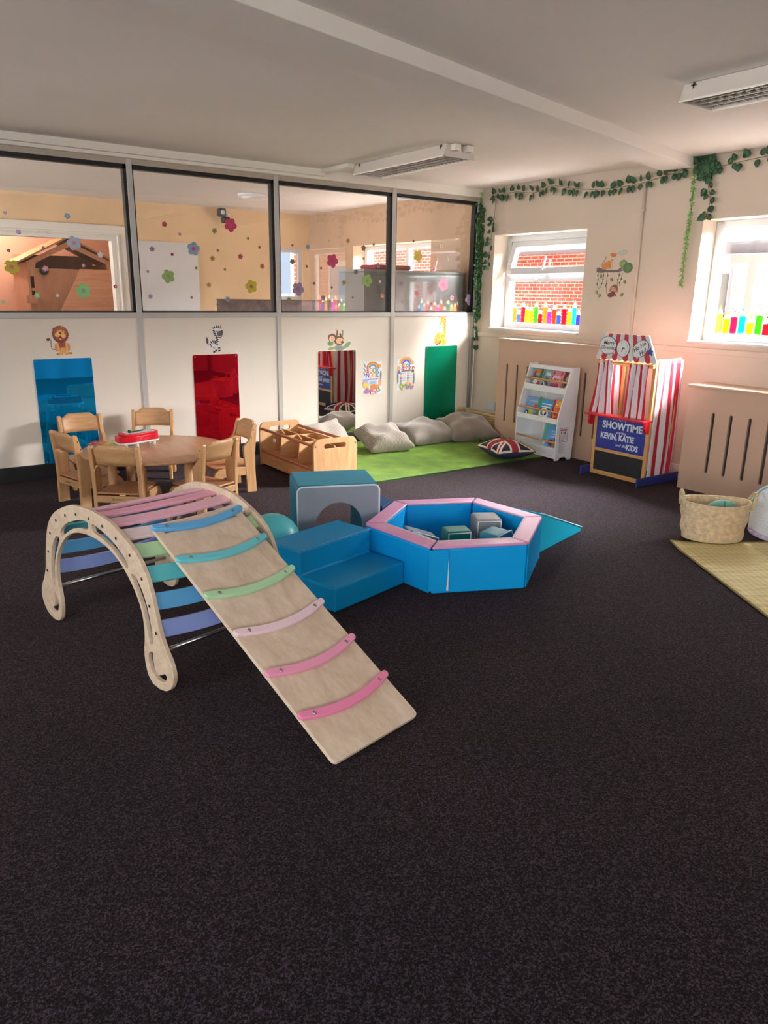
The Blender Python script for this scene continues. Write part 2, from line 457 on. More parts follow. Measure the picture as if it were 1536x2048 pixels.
for i in range(len(edges)-1):
    a, b = edges[i]+.022, edges[i+1]-.022
    mb = MB()
    z0, z1 = ZS+.012, 2.377
    y0, y1 = YB-.004, YB+.06
    mb.box(a, a+.010, y0, y1, z0, z1).box(b-.024, b, y0, y1, z0, z1).box(a, b, y0, y1, z0, z0+.012).box(a, b, y0, y1, z1-.034, z1)
    fr = struct(mb.build('window_%d' % (i+1), BLACK))
    g = MB().box(a+.006, b-.02, YB+.016, YB+.022, z0+.006, z1-.02).build('glass_pane', GLASS, fr)
YG = YB+.016                                         # room-side face of the panes

# cable trunking from the light to the header
struct(MB().box(3.63, 3.70, 5.78, YB-.02, ZC-.03, ZC).build('trim_%d' % k, WHITEP, bevel=.003)); k += 1
struct(MB().box(-3, 3.67, YB-.075, YB-.035, ZC-.055, ZC+.004).build('trim_%d' % k, WHITEP, bevel=.004)); k += 1

# ------------------------------------------------------------------ walls with openings
def wall_with_holes(name, length0, length1, z0, z1, holes, thick, T, mat):
    outer = [(length0, z0), (length1, z0), (length1, z1), (length0, z1)]
    hs = [[(a, c), (b, c), (b, d), (a, d)] for a, b, c, d in holes]
    return struct(MB().fill(outer, hs, -thick, 0, T).build(name, mat))
# right wall, in the frame u = -y
TR = facing((XR, 0, 0), (0, -1, 0), (0, 0, 1))
hol = [(-b, -a, WZ0, WZ1) for a, b in WINS]
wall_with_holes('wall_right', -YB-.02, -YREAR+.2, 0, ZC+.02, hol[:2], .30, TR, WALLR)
wall_with_holes('wall_right_beyond', -YO-.1, -YB-.02, 0, ZC+.02, hol[2:], .30, TR, M('#c3a488', .8, var=(1.6, .08)))  # same wall, its darker tan stands in for dimmer light here
TB = facing((0, YREAR, 0), (-1, 0, 0), (0, 0, 1))
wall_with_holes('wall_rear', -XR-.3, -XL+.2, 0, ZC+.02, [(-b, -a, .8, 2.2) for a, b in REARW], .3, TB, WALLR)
TL = facing((XL, 0, 0), (0, 1, 0), (0, 0, 1))
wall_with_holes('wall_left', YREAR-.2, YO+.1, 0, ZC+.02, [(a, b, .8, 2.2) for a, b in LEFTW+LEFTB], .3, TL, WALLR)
# far wall of the room beyond, with serving hatch and corner window
TO = facing((0, YO, 0), (1, 0, 0), (0, 0, 1))
wall_with_holes('wall_beyond', XL, XR+.3, 0, ZC+.02, [(.55, 2.845, .95, 2.065), (4.98, 5.45, WZ0, WZ1)], .12, TO, WALLO)
# room seen through the hatch
struct(MB().box(-.5, 4.6, 12.3, 12.4, 0, 2.7).build('wall_playroom', PEACH))
struct(MB().box(-.6, -.5, YO+.13, 12.4, 0, 2.7).build('wall_playroom_left', PEACH))
struct(MB().box(4.5, 4.6, YO+.13, 12.4, 0, 2.7).build('wall_playroom_right', PEACH))
struct(MB().box(-.6, 4.6, YO+.121, 12.4, 2.7, 2.8).build('ceiling_playroom', CEIL))
struct(MB().box(-.6, 4.6, YO+.121, 12.4, -.12, 0).build('floor_playroom', CARPET))
# hatch architrave
mb = MB()
for x0, x1, z0, z1 in ((.42, .55, .83, 2.19), (2.845, 2.975, .83, 2.19), (.55, 2.845, 2.065, 2.19), (.55, 2.845, .83, .95)):
    mb.box(x0, x1, YO-.03, YO+.005, z0, z1)
mb.box(2.865, 2.885, YO-.045, YO, .95, 2.08).box(.55, 2.9, YO-.045, YO, 2.08, 2.10)
struct(mb.build('trim_%d' % k, WHITEP, bevel=.004)); k += 1
mb = MB()
mb.box(2.80, 2.843, YO-.02, YO+.11, .95, 2.065).box(.552, .6, YO-.02, YO+.11, .95, 2.065).box(.6, 2.80, YO-.02, YO+.11, 2.02, 2.065)
struct(mb.build('door_1', WHITEP, bevel=.003))

# skirting on the right wall between the radiator covers, boxed pipe ledge under the windows
struct(MB().box(XR-.018, XR, 3.42, 4.06, 0, .11).build('baseboard_right', WHITEP, bevel=.004))
struct(MB().box(XR-.012, XR, YREAR, YB-.02, 1.03, 1.075).build('trim_%d' % k, WALLR, bevel=.004)); k += 1

# ------------------------------------------------------------------ outside windows
def bar(mb, u0, u1, v0, v1, d0, d1): mb.box(u0, u1, v0, v1, d0, d1)
def window(n, T, u0, u1, z0, z1, transom=None, mull=None):
    """white plastic frame in local u (along wall), v (up), w (into the room)"""
    mb = MB(); f = .055
    for a, b, c, d in ((u0, u0+f, z0, z1), (u1-f, u1, z0, z1), (u0+f, u1-f, z0, z0+f), (u0+f, u1-f, z1-f, z1)):
        mb.box(a, b, c, d, -.03, .035, 0, T)
    if transom: mb.box(u0+f, u1-f, transom-.032, transom+.032, -.03, .035, 0, T)
    if mull: mb.box(mull-.035, mull+.035, z0+f, z1-f, -.03, .035, 0, T)
    o = struct(mb.build('window_%d' % n, UPVC, bevel=.006))
    return o, f
def pane(o, T, a, b, c, d, w0=0.0, name='glass_pane'):
    return MB().box(a, b, c, d, w0, w0+.006, 0, T).build(name, GLASSW, o)
TW = facing((XG, 0, 0), (0, -1, 0), (0, 0, 1))
wn = 7
WOBJ = {}
for i, (a, b) in enumerate(WINS):
    u0, u1 = -b, -a
    tr = 1.625 if i == 0 else None
    o, f = window(wn, TW, u0, u1, WZ0+.012, WZ1, tr, (u0+u1)/2+.12 if i == 2 else None)
    WOBJ[i] = o
    if i == 0:
        pane(o, TW, u0+f-.01, u1-f+.01, WZ0+f, tr-.03)
        # top-hung sash pushed out at the bottom
        H = TW @ Matrix.Translation((0, WZ1-f-.005, -.01)) @ Matrix.Rotation(math.radians(-15), 4, 'X')
        hh = (WZ1-f)-(tr+.03)
        s = MB(); A, B = u0+f+.006, u1-f-.006; ff = .062
        for q in ((A, A+ff, -hh, 0), (B-ff, B, -hh, 0), (A+ff, B-ff, -ff, 0), (A+ff, B-ff, -hh, -hh+ff)):
            s.box(q[0], q[1], q[2], q[3], -.03, .03, 0, H)
        so = s.build('sash', UPVC, o, bevel=.006)
        MB().box(A+ff-.01, B-ff+.01, -hh+ff-.01, -ff+.01, -.003, .003, 0, H).build('glass_pane', GLASSW, so)
        hm = MB(); uc = (A+B)/2-.02
        hm.box(uc-.035, uc+.035, tr+.034, tr+.06, .0, .055, 0, TW).box(uc-.008, uc+.008, -hh+.03, -hh+.16, .03, .05, 0, H)
        hm.box(uc-.16, uc-.12, tr-.01, tr+.012, .03, .05, 0, TW)
        hm.build('window_handle', WHITE, o, bevel=.004)
    else:
        pane(o, TW, u0+f-.01, u1-f+.01, WZ0+f, WZ1-f+.01)
    # inner sill board
    MB().box(u0, u1, WZ0-.004, WZ0+.014, .03, XG-XR+.03, 0, TW).build('window_sill', UPVC, o, bevel=.004)
    wn += 1
TWB = facing((0, YO+.05, 0), (1, 0, 0), (0, 0, 1))
o, f = window(wn, TWB, 4.98, 5.45, WZ0, WZ1, 1.36); pane(o, TWB, 5.02, 5.41, WZ0+.05, WZ1-.05); wn += 1
# timber strip and lining beside that window
TRE = facing((0, YREAR-.2, 0), (-1, 0, 0), (0, 0, 1))
for a, b in REARW:  # frame for the added rear window
    o, f = window(wn, TRE, -b, -a, .8, 2.2, None, -(a+b)/2); pane(o, TRE, -b+.04, -a-.04, .84, 2.16); wn += 1

TLE = facing((XL-.2, 0, 0), (0, 1, 0), (0, 0, 1))
for a, b in LEFTW+LEFTB:  # frames for the added left windows
    o, f = window(wn, TLE, a, b, .8, 2.2, None, (a+b)/2); pane(o, TLE, a+.04, b-.04, .84, 2.16); wn += 1

# ------------------------------------------------------------------ outdoors
BRO = brick_mat('brick_outer', '#94503f', '#a5604a', '#b9a898', 'x')
wall_with_holes('wall_outer_skin', -YO-.1, -YREAR+.2, -.15, ZC+.15, [(a-.02, b+.02, c-.02, d+.02) for a, b, c, d in hol], .02, facing((XR+.325, 0, 0), (0, -1, 0), (0, 0, 1)), BRO)  # unseen brick skin added to cut light bouncing off the outer face
struct(MB().box(XR+.31, 60, -40, 40, -.3, -.15).build('ground', M('#c9c5bf', .9)))
BR = brick_mat('brick_red', '#b04a3c', '#c2604c', '#d9c4b0', 'x')
bl = thing('brick_building', 'red brick building filling the view through the corner window', 'building', (13.6, 17, -.15))
MB().box(13.0, 14.2, 10.3, 25, -.15, 5.6).build('brick_wall', BR, bl)
MB().box(12.9, 13.0, 15.6, 15.8, -.15, 5.6).build('drainpipe', M('#3f4a56', .5), bl, bevel=.02)
BRX = brick_mat('brick_red_x', '#b5563f', '#c86f52', '#d9c8b4', 'y')
b2 = thing('brick_building', 'red brick wing with white framed windows behind the far room', 'building', (6.2, 12.2, -.15))
MB().box(4.4, 7.2, 12.6, 13.6, -.15, 3.4).build('brick_wall', BRX, b2)
for x in (4.95, 6.45):
    wf = MB()
    for q in ((x-.3, x-.24, 1.3, 2.4), (x+.24, x+.3, 1.3, 2.4), (x-.24, x+.24, 1.3, 1.42), (x-.24, x+.24, 2.3, 2.4)): wf.box(q[0], q[1], 12.54, 12.6, q[2], q[3])
    wo = wf.build('window', UPVC, b2)
    MB().box(x-.24, x+.24, 12.56, 12.58, 1.42, 2.3).build('pane', M('#7f93a8', .1), wo)
b3 = thing('brick_building', 'red brick wing with a white window reflected in the third glass pane', 'building', (10.2, -4.8, -.15))
MB().box(9.5, 11.5, -9, -1.75, -.15, 4.2).build('brick_wall', BR, b3)
for y in (-2.75, -5.6):
    wf = MB()
    for q in ((y-.5, y-.42, .75, 2.15), (y+.42, y+.5, .75, 2.15), (y-.42, y+.42, .75, .9), (y-.42, y+.42, 2.03, 2.15), (y-.42, y+.42, 1.28, 1.4)): wf.box(9.43, 9.5, q[0], q[1], q[2], q[3])
    wo = wf.build('window', UPVC, b3)
    MB().box(9.46, 9.49, y-.42, y+.42, .9, 2.03).build('pane', M('#8fa3b8', .1), wo)
REND = M('#e9e4dc', .85); SLATE = M('#8d8f96', .8)
def house(x, y0, y1, h, ridge, label, gable=False):
    t = thing('house', label, 'house', (x, (y0+y1)/2, -.15))
    MB().box(x, x+6, y0, y1, -.15, h).build('wall', REND, t)
    TT = facing((x-.3, y0-.3, 0), (0, 1, 0), (0, 0, 1))
    L_ = y1-y0+.6
    MB().prism([(0, h), (L_, h), (L_-1.2, ridge), (1.2, ridge)], -3.2, 0, facing((x-.3, y0-.3, 0), (0, 1, 0), (0, 0, 1))).build('roof', SLATE, t)
    n = max(2, int((y1-y0)/2.2))
    for i in range(n):
        yc = y0+(i+.5)*(y1-y0)/n
        f = MB().box(x-.05, x, yc-.5, yc+.5, h-1.35, h-.3).build('window_frame', UPVC, t)
        MB().box(x-.06, x-.04, yc-.42, yc-.04, h-1.27, h-.38).box(x-.06, x-.04, yc+.04, yc+.42, h-1.27, h-.38).build('pane', M('#46535f', .12), f)
    MB().box(x+2, x+2.6, y0+1.0, y0+1.7, h, ridge+.9).build('chimney', BR, t)
    return t
house(15.5, 6.2, 13.5, 2.35, 3.35, 'pale rendered house with slate roof seen through the second window')
house(17.0, -14.0, -5.6, 2.1, 3.3, 'pale rendered bungalow reflected in the glass pane beside the ivy')
# ------------------------------------------------------------------ radiator covers (real slots)
def rad_cover(x, y0, y1, h, slots, zs0, zs1, label):
    t = thing('radiator_cover', label, 'radiator cover', (XR-.05, (y0+y1)/2, 0))
    T = facing((x, 0, 0), (0, -1, 0), (0, 0, 1))
    hs = [rrect(-y-.013, -y+.013, zs0, zs1, .0125, 4) for y in slots]
    MB().fill([(-y1, 0), (-y0, 0), (-y0, h), (-y1, h)], hs, -.018, 0, T).build('front_panel', MDF, t)
    mb = MB()
    mb.box(x+.019, XR-.001, y0, y0+.018, 0, h).build('side_panel', MDF, t)
    MB().box(x+.019, XR-.001, y1-.018, y1, 0, h).build('side_panel', MDF, t)
    MB().box(x-.012, XR-.001, y0-.012, y1+.012, h, h+.018).build('top_board', MDF, t, bevel=.004)
    r = MB()
    for i in range(int((y1-y0-.25)/.06)):
        yy = y0+.13+i*.06; r.box(x+.06, XR-.03, yy, yy+.045, .12, h-.12)
    r.build('radiator', M('#8a8580', .5), t, bevel=.01)
    return t
rad_cover(5.40, 4.06, 5.70, 1.022, [5.563, 5.42, 5.277, 5.134, 4.99, 4.846, 4.70, 4.558, 4.413, 4.27], .215, .795,
          'tan slotted radiator cover behind the white bookshelf')
rad_cover(5.27, 1.75, 3.42, .80, [3.192, 3.049, 2.902, 2.758, 2.614, 2.47, 2.326, 2.182, 2.038, 1.894], .16, .625,
          'lower tan slotted radiator cover behind the wicker basket')

# ------------------------------------------------------------------ pipe, cable, socket, corner boarding
tag(MB().tube([(XR-.012, 4.243, 2.36), (XR-.012, 4.235, 1.03)], .011, 8).box(XR-.028, XR, 4.222, 4.262, 2.14, 2.155)
    .box(XR-.028, XR, 4.222, 4.262, 1.78, 1.795).box(XR-.028, XR, 4.222, 4.262, 1.45, 1.465).build('conduit_pipe', WALLR),
    'cream painted conduit pipe running down the wall right of the monkey branch sticker', 'pipe')
tag(MB().tube([(5.50, YB-.035, 1.02), (5.50, YB-.035, .26)], .016, 8).build('corner_pipe', M('#8b8784', .5)), 'grey pipe standing in the corner beside the hanging ivy', 'pipe')
tag(MB().tube(spl([(5.525, YB-.06, 1.3), (5.527, YB-.06, .9), (5.522, YB-.065, .6), (5.526, YB-.06, .26)]), .005, 6).build('corner_cable', WHITE), 'thin white cable clipped down the corner next to the grey pipe', 'cable')
so = thing('wall_socket', 'pale grey blank socket plate low on the wall beside the radiator cover', 'socket', (XR, 5.95, .255))
MB().box(XR-.012, XR, 5.878, 6.02, .262, .352).build('plate', M('#c3c8cc', .4), so, bevel=.004)
MB().tube([(XR-.014, 5.89, .307), (XR-.01, 5.89, .307)], .004, 8).build('screw', STEEL, so)
PINEH = M('#e3c08a', .5, kind='wood', grain=(12, 1.2, 12))
t = thing('slatted_pipe_box', 'pale pine slatted pipe boxing low in the corner behind the pillows', 'pipe box', (5.45, 5.95, 0))
for i in range(9):
    MB().box(5.455, 5.478, 5.715, 6.235, .012+i*.026, .034+i*.026).build('slat', PINEH, t, bevel=.002)
t2 = thing('slatted_pipe_box', 'short pine slatted block against the partition right of the green mirror', 'pipe box', (5.42, YB-.02, 0))
for i in range(10):
    MB().box(5.375, 5.445, YB-.045, YB-.014, .012+i*.026, .034+i*.026).build('slat', PINEH, t2, bevel=.002)

# ------------------------------------------------------------------ ceiling lights
def ceiling_light(x, y0, y1, label, blocks):
    t = thing('ceiling_light', label, 'ceiling light', (x, (y0+y1)/2, ZC-.075), 0, 'louvred fluorescent ceiling lights')
    LW = M('#d8cfc6', .45); zb = ZC-.083
    T = facing((x, y1, 0), (1, 0, 0), (0, 0, 1))
    w2, wt = .145, .118
    tk = .012
    MB().prism([(-w2, zb), (-w2+tk, zb), (-wt+tk, ZC-.016), (wt-tk, ZC-.016), (w2-tk, zb), (w2, zb), (wt, ZC-.002), (-wt, ZC-.002)], 0.006, y1-y0-.006, T).build('housing', LW, t)
    MB().prism([(-w2-.004, zb-.004), (w2+.004, zb-.004), (wt, ZC-.002), (-wt, ZC-.002)], 0, .006, T).build('end_plate', LW, t)
    MB().prism([(-w2-.004, zb-.004), (w2+.004, zb-.004), (wt, ZC-.002), (-wt, ZC-.002)], y1-y0-.006, y1-y0, T).build('end_plate', LW, t)
    lv = MB(); n = 26
    for i in range(n):
        yy = y0+.02+i*(y1-y0-.04)/(n-1); lv.box(x-w2+.016, x+w2-.016, yy-.0015, yy+.0015, zb+.003, zb+.035)
    for dx in (-.07, 0, .07): lv.box(x+dx-.003, x+dx+.003, y0+.008, y1-.008, zb+.003, zb+.037)
    lv.build('louvre', M('#bcb3ab', .4, .2), t)
    fl = MB()
    for s in (-1, 1): fl.box(x+s*w2-.006, x+s*w2+.006, y0, y1, zb-.006, zb+.001)
    fl.build('rim', M('#efe7dd', .3), t)
    for dx in (-.05, .05): MB().tube([(x+dx, y0+.03, zb+.045), (x+dx, y1-.03, zb+.045)], .013, 8).build('fluorescent_tube', M('#e9e7e2', .3), t)
    for yy in ((y0+.06, y1-.06) if blocks else (y1-.06,)):
        MB().box(x-.128, x-.119, yy-.004, yy+.004, ZC-.045, ZC-.004).box(x-.128, x-.119, yy-.014, yy+.014, ZC-.019, ZC-.012).build('clip', M('#3c3833', .5), t)
    if blocks:
        for dx in (-.06, .06): MB().box(x+dx-.03, x+dx+.03, y0-.055, y0, ZC-.048, ZC-.004).build('cable_block', WHITEP, t, bevel=.004)
    return t
ceiling_light(3.842, 4.585, 5.785, 'louvred ceiling light with two cable blocks above the glazed partition', True)
ceiling_light(3.79, 1.40, 2.63, 'louvred ceiling light at the top right nearest the viewer', False)
dl = thing('smoke_alarm_disc', 'round white flush ceiling lamp seen through the second pane', 'ceiling lamp', (3.92, 8.24, ZC))
MB().lathe([(.155, ZC-.001), (.155, ZC-.02), (.13, ZC-.035)], 28, 0, Matrix.Translation((3.92, 8.24, 0))).build('rim', WHITE, dl)
dl.name = 'flush_ceiling_lamp'
MB().lathe([(.125, ZC-.034), (.09, ZC-.055), (.001, ZC-.062)], 28, 0, Matrix.Translation((3.92, 8.24, 0))).build('diffuser', M('#f4f0ea', .3), dl)

# ------------------------------------------------------------------ acrylic mirrors
def mirror(x0, x1, z0, z1, mat, label, dx=0):
    t = thing('acrylic_mirror', label, 'mirror', ((x0+x1)/2, YB, z0), 0, 'acrylic mirrors on the partition')
    T = wallB(0, 0, YB-.0005)
    MB().fill(rrect(x0, x1, z0, z1, .012, 4), [], 0, .0055, T).build('panel', mat, t)
    for sx in (x0+.018, x1-.018):
        for sz in (z0+.018, z1-.018):
            MB().lathe([(.006, .0055), (.006, .0075), (.001, .009)], 10, 0, wallB(sx, sz, YB-.0005)).build('screw', STEEL, t)
    return t
def mirmat(name, c, rough=.015, metal=1.0):
    mt = M(c, rough, metal, key=name); return mt
mirror(1.125, 1.552, .108, .928, mirmat('mirror_blue', '#0aa8f6', .02, .75), 'tall blue acrylic mirror under the lion sticker')
mirror(2.388, 2.800, .10, .921, mirmat('mirror_red', '#d21830', .02, .8), 'tall red acrylic mirror under the zebra sticker')
mirror(3.622, 4.042, .08, .918, mirmat('mirror_clear', '#e6e2de'), 'tall clear acrylic mirror beside the book nook poster')
mirror(4.910, 5.336, .05, .931, mirmat('mirror_green', '#079a72', .06, .55), 'tall green acrylic mirror under the giraffe sticker')
# ------------------------------------------------------------------ arch climber
CU = Vector((.978, .208, 0)).normalized(); CV = Vector((-CU.y, CU.x, 0))
C0 = CU*1.282 + CV*2.786                                  # centre of the near side panel on the floor
W_ARCH = .60
half_out = [(.142, .602), (.225, .578), (.312, .541), (.37, .500), (.41, .452), (.44, .387), (.461, .317), (.48, .246), (.511, .186), (.54, .147), (.556, .110), (.557, .082), (.548, .055), (.528, .028), (.494, .008), (.45, .0)]
half_in = [(.406, .004), (.374, .03), (.358, .08), (.357, .13), (.368, .187), (.369, .244), (.352, .312), (.304, .382), (.235, .442), (.15, .482), (.06, .499)]
hv = [(0, .614)] + half_out + half_in + [(0, .502)]
hv = [tuple(p) for p in spl([Vector((a, b)) for a, b in hv[:17]], 3)] + [tuple(p) for p in spl([Vector((a, b)) for a, b in hv[17:]], 3)]
outer = hv + [(-a, b) for a, b in hv[::-1] if a > 1e-6]
s_up = [(.022, .557), (.09, .549), (.165, .528), (.232, .499), (.283, .458), (.274, .438), (.236, .458), (.165, .495), (.09, .516), (.022, .526)]
s_lo = [(.302, .421), (.335, .423), (.382, .370), (.411, .303), (.426, .224), (.424, .176), (.402, .176), (.387, .248), (.363, .320), (.323, .383)]
hook = [(.405, .139), (.424, .140), (.420, .108), (.430, .074), (.458, .060), (.496, .080), (.508, .070), (.493, .046), (.446, .037), (.402, .055), (.385, .090), (.389, .124)]
def ringspl(pts): 
    P = [Vector(p) for p in pts]; n = len(P); o = []
    for i in range(n):
        p0, p1, p2, p3 = P[i-1], P[i], P[(i+1) % n], P[(i+2) % n]
        for k in range(3):
            t = k/3; o.append(tuple(.5*((2*p1)+(p2-p0)*t+(2*p0-5*p1+4*p2-p3)*t*t+(3*p1-p0-3*p2+p3)*t**3)))
    return o
holes = []
for s_ in (s_up, s_lo, hook):
    h_ = ringspl(s_); holes += [h_, [(-a, b) for a, b in h_[::-1]]]
arch = thing('arch_climber', 'wooden arch climber with pastel rainbow slats in the foreground', 'climbing frame', C0+CU*W_ARCH/2, math.atan2(CU.y, CU.x))
# local frame of a side panel: x along -CV is image-right; here x = CV, y = up, z = CV x up = CU
def TP(off): return facing(C0+CU*off, CV, (0, 0, 1))
for nm, off in (('near', 0), ('far', W_ARCH-.018)):
    MB().fill(outer, holes, 0, .018, TP(off)).build('side_panel', BIRCH, arch, bevel=.003)
slat_pos = [(-.464, .235), (-.43, .334), (-.388, .430), (-.312, .505), (-.215, .548), (-.112, .574), (0, .581), (.112, .574), (.215, .548), (.312, .505), (.388, .430), (.43, .334), (.464, .235)]
PER, BLU, TEA, GRN, PAL, PNK, HOT = '#96a9ea', '#68b7f0', '#66cdd8', '#bce6b8', '#fde6ec', '#ffc4da', '#ffb2cf'
slat_col = [PER, BLU, TEA, GRN, PAL, PNK, HOT, PNK, PAL, GRN, TEA, BLU, PER]
rail_n = {PER: 'periwinkle', BLU: 'blue', TEA: 'teal', GRN: 'mint green', PAL: 'pale pink', PNK: 'pink', HOT: 'hot pink'}
for i, (a, b) in enumerate(slat_pos):
    p0 = Vector(slat_pos[max(i-1, 0)]); p1 = Vector(slat_pos[min(i+1, 12)])
    t = (p1-p0).normalized()
    if i in (0, 12): t = Vector((.19, .98)) if i == 0 else Vector((.19, -.98))
    c = C0 + CV*a + Vector((0, 0, b))
    tv = CV*t.x + Vector((0, 0, t.y))
    nrm = CU.cross(tv); nrm = nrm if nrm.dot(CV*a*.6+Vector((0, 0, .5))) > 0 else -nrm
    c = c - nrm*.004
    sgn = -1 if a < -.02 else (1 if a > .02 else -1)       # the arc sags downhill
    down = tv*(-1 if i <= 6 else 1)
    L0, L1 = .019, W_ARCH-.019
    wE, wM, sag = .033, .037, (.022 if i != 6 else .014)
    def fn(u, v, c=c, down=down, sag=sag):
        x = L0+(L1-L0)*u; k_ = 1-(2*u-1)**2
        lo = -wE-0*k_; hi = wE
        off = lo+(hi-lo)*v
        return c+CU*x+down*(off+sag*(k_-.5))
    mb = MB()
    top = []; n = 14
    for side in (0, 1):
        for iu in range(n+1):
            for v in (0, 1):
                top.append(fn(iu/n, v)+nrm*(.007 if side else -.007))
    q = lambda sd, iu, v: sd*(n+1)*2+iu*2+v
    fs = []
    for iu in range(n):
        fs += [(q(1, iu, 0), q(1, iu+1, 0), q(1, iu+1, 1), q(1, iu, 1)), (q(0, iu, 1), q(0, iu+1, 1), q(0, iu+1, 0), q(0, iu, 0)),
               (q(0, iu, 0), q(0, iu+1, 0), q(1, iu+1, 0), q(1, iu, 0)), (q(1, iu, 1), q(1, iu+1, 1), q(0, iu+1, 1), q(0, iu, 1))]
    for iu in (0, n): fs.append((q(0, iu, 0), q(1, iu, 0), q(1, iu, 1), q(0, iu, 1)))
    mb.add(top, fs)
    so = mb.build('slat', M(slat_col[i], .38), arch, bevel=.0025); so['label'] = rail_n[slat_col[i]]+' curved climbing slat'
    for off in (-.002, W_ARCH+.002):
        MB().tube([c+CU*off-CU*.001, c+CU*off+CU*.001], .0065, 8).build('screw', STEEL, arch)
for a in (-.452, .452):
    p = C0+CV*a+Vector((0, 0, .150))
    MB().tube([p+CU*.016, p+CU*(W_ARCH-.016)], .0085, 12).build('metal_rod', STEEL, arch)

# ------------------------------------------------------------------ ramp leaning on the climber
sl = .5345; ang = math.atan(sl)
ramp = thing('climbing_ramp', 'plywood ramp with six pastel cleats leaning from the arch climber', 'ramp', CU*1.61+CV*1.508, math.atan2(CU.y, CU.x))
RV = (CV*math.cos(ang)+Vector((0, 0, math.sin(ang)))).normalized(); RN = CU.cross(RV)
R0 = CU*1.61+CV*1.500+Vector((0, 0, .019))
TRm = facing(R0, CU, RV)
Lr = 1.035/math.cos(ang)
BIRCHR = M('#e3cfba', .5, kind='wood', grain=(5, 1.1, 5))
slots_ = [rrect(sx-.03, sx+.03, Lr-.052, Lr-.040, .005, 3) for sx in (-.14, .14)]
MB().fill(rrect(-.203, .203, 0, Lr, .02, 5), slots_, -.016, 0, TRm).build('board', BIRCHR, ramp, bevel=.003)
cle = [('#62b3ee', 2.503), ('#6fd0de', 2.341), ('#b6e3b6', 2.167), ('#f6d8e4', 1.995), ('#f8a2c5', 1.823), ('#f78dba', 1.653)]
cn = ['blue', 'teal', 'mint green', 'pale pink', 'pink', 'hot pink']
for (hc, vv), nm in zip(cle, cn):
    y = (vv-1.500)/math.cos(ang) - .004
    n = 16; top_, bot_ = [], []
    for i in range(n+1):
        u = -1+2*i/n; yy = y+.012-.034*(1-u*u)+.010
        top_.append((u*.196, yy+.0165)); bot_.append((u*.196, yy-.0165))
    rnd = [(.196+.016*math.cos(a_), y+.022+.0165*math.sin(a_)) for a_ in [math.radians(60-30*k_) for k_ in range(5)]]
    rl = [(-x_, y_) for x_, y_ in rnd][::-1]
    pts = [(-p[0], p[1]) for p in []] + top_[1:-1] + rnd + bot_[::-1][1:-1] + rl
    co = MB().prism(pts, .0002, .017, TRm).build('cleat', M(hc, .35), ramp, bevel=.004); co['label'] = nm+' curved cleat'
    for sx in (-.155, .155):
        yy = y+.012-.034*(1-(sx/.196)**2)+.010
        MB().lathe([(.0075, .0168), (.0075, .0182), (.001, .019)], 10, 0, TRm @ Matrix.Translation((sx, yy, 0))).build('screw', STEEL, co)

# ------------------------------------------------------------------ soft play set
VB = M('#08a6f0', .5, bump=(14, .10), spec=.2); VP = M('#e39ccb', .45, bump=(22, .25)); VBI = M('#0a96dc', .5, bump=(14, .1), spec=.2)
PIPE = M('#e9ecf6', .45)
HC = Vector((2.619, 3.029, 0)); RO, RI, HZ = .512, .405, .252
HA = [math.radians(156-60*k_) for k_ in range(6)]
pool = thing('ball_pool', 'blue hexagonal soft play pool with pink padded rim', 'soft play pool', HC)
MB().prism([(HC.x+RI*.97*math.cos(a), HC.y+RI*.97*math.sin(a)) for a in HA], 0.002, .03).build('base_mat', VBI, pool)
for k_ in range(6):
    a, b = HA[k_], HA[(k_+1) % 6]
    P = [HC+Vector((math.cos(t), math.sin(t), 0))*r for r, t in ((RO, a), (RO, b), (RI, b), (RI, a))]
    g_ = .006; d = (P[1]-P[0]).normalized(); e = (P[2]-P[3]).normalized()
    Q = [P[0]+d*g_, P[1]-d*g_, P[2]-e*g_*.8, P[3]+e*g_*.8]
    po = MB().prism([(p.x, p.y) for p in Q], .002, HZ-.014).build('wall_pad', VB, pool, bevel=.008, seg=3)
    MB().prism([(p.x, p.y) for p in Q], HZ-.0145, HZ).build('rim_cover', VP, po, bevel=.006, seg=3)
    inn = [Q[3]+Vector((0, 0, HZ-.002)), Q[2]+Vector((0, 0, HZ-.002))]
    MB().tube(inn, .0035, 6).build('piping', PIPE, po)
# loose strap flap at the near corner
a = HA[5]
pp = HC+Vector((math.cos(a), math.sin(a), 0))*RO; b_ = HC+Vector((math.cos(HA[4]), math.sin(HA[4]), 0))*RO
d = (b_-pp).normalized(); nx = Vector((d.y, -d.x, 0)); nx = nx if nx.dot(pp-HC) > 0 else -nx
F0 = pp+nx*.004-d*.008
TF = facing(F0, d, (0, 0, 1))
MB().prism([(0, .02), (.092, .018), (.098, .10), (.1, .235), (0, .238)], 0, .004, TF).build('corner_strap', VB, pool, bevel=.0015)
MB().prism([(.093, .02), (.104, .018), (.103, .10), (.1, .19)], .0005, .003, TF).build('strap_edge', PIPE, pool)

def vec2(a, b): return Vector((a, b, 0))
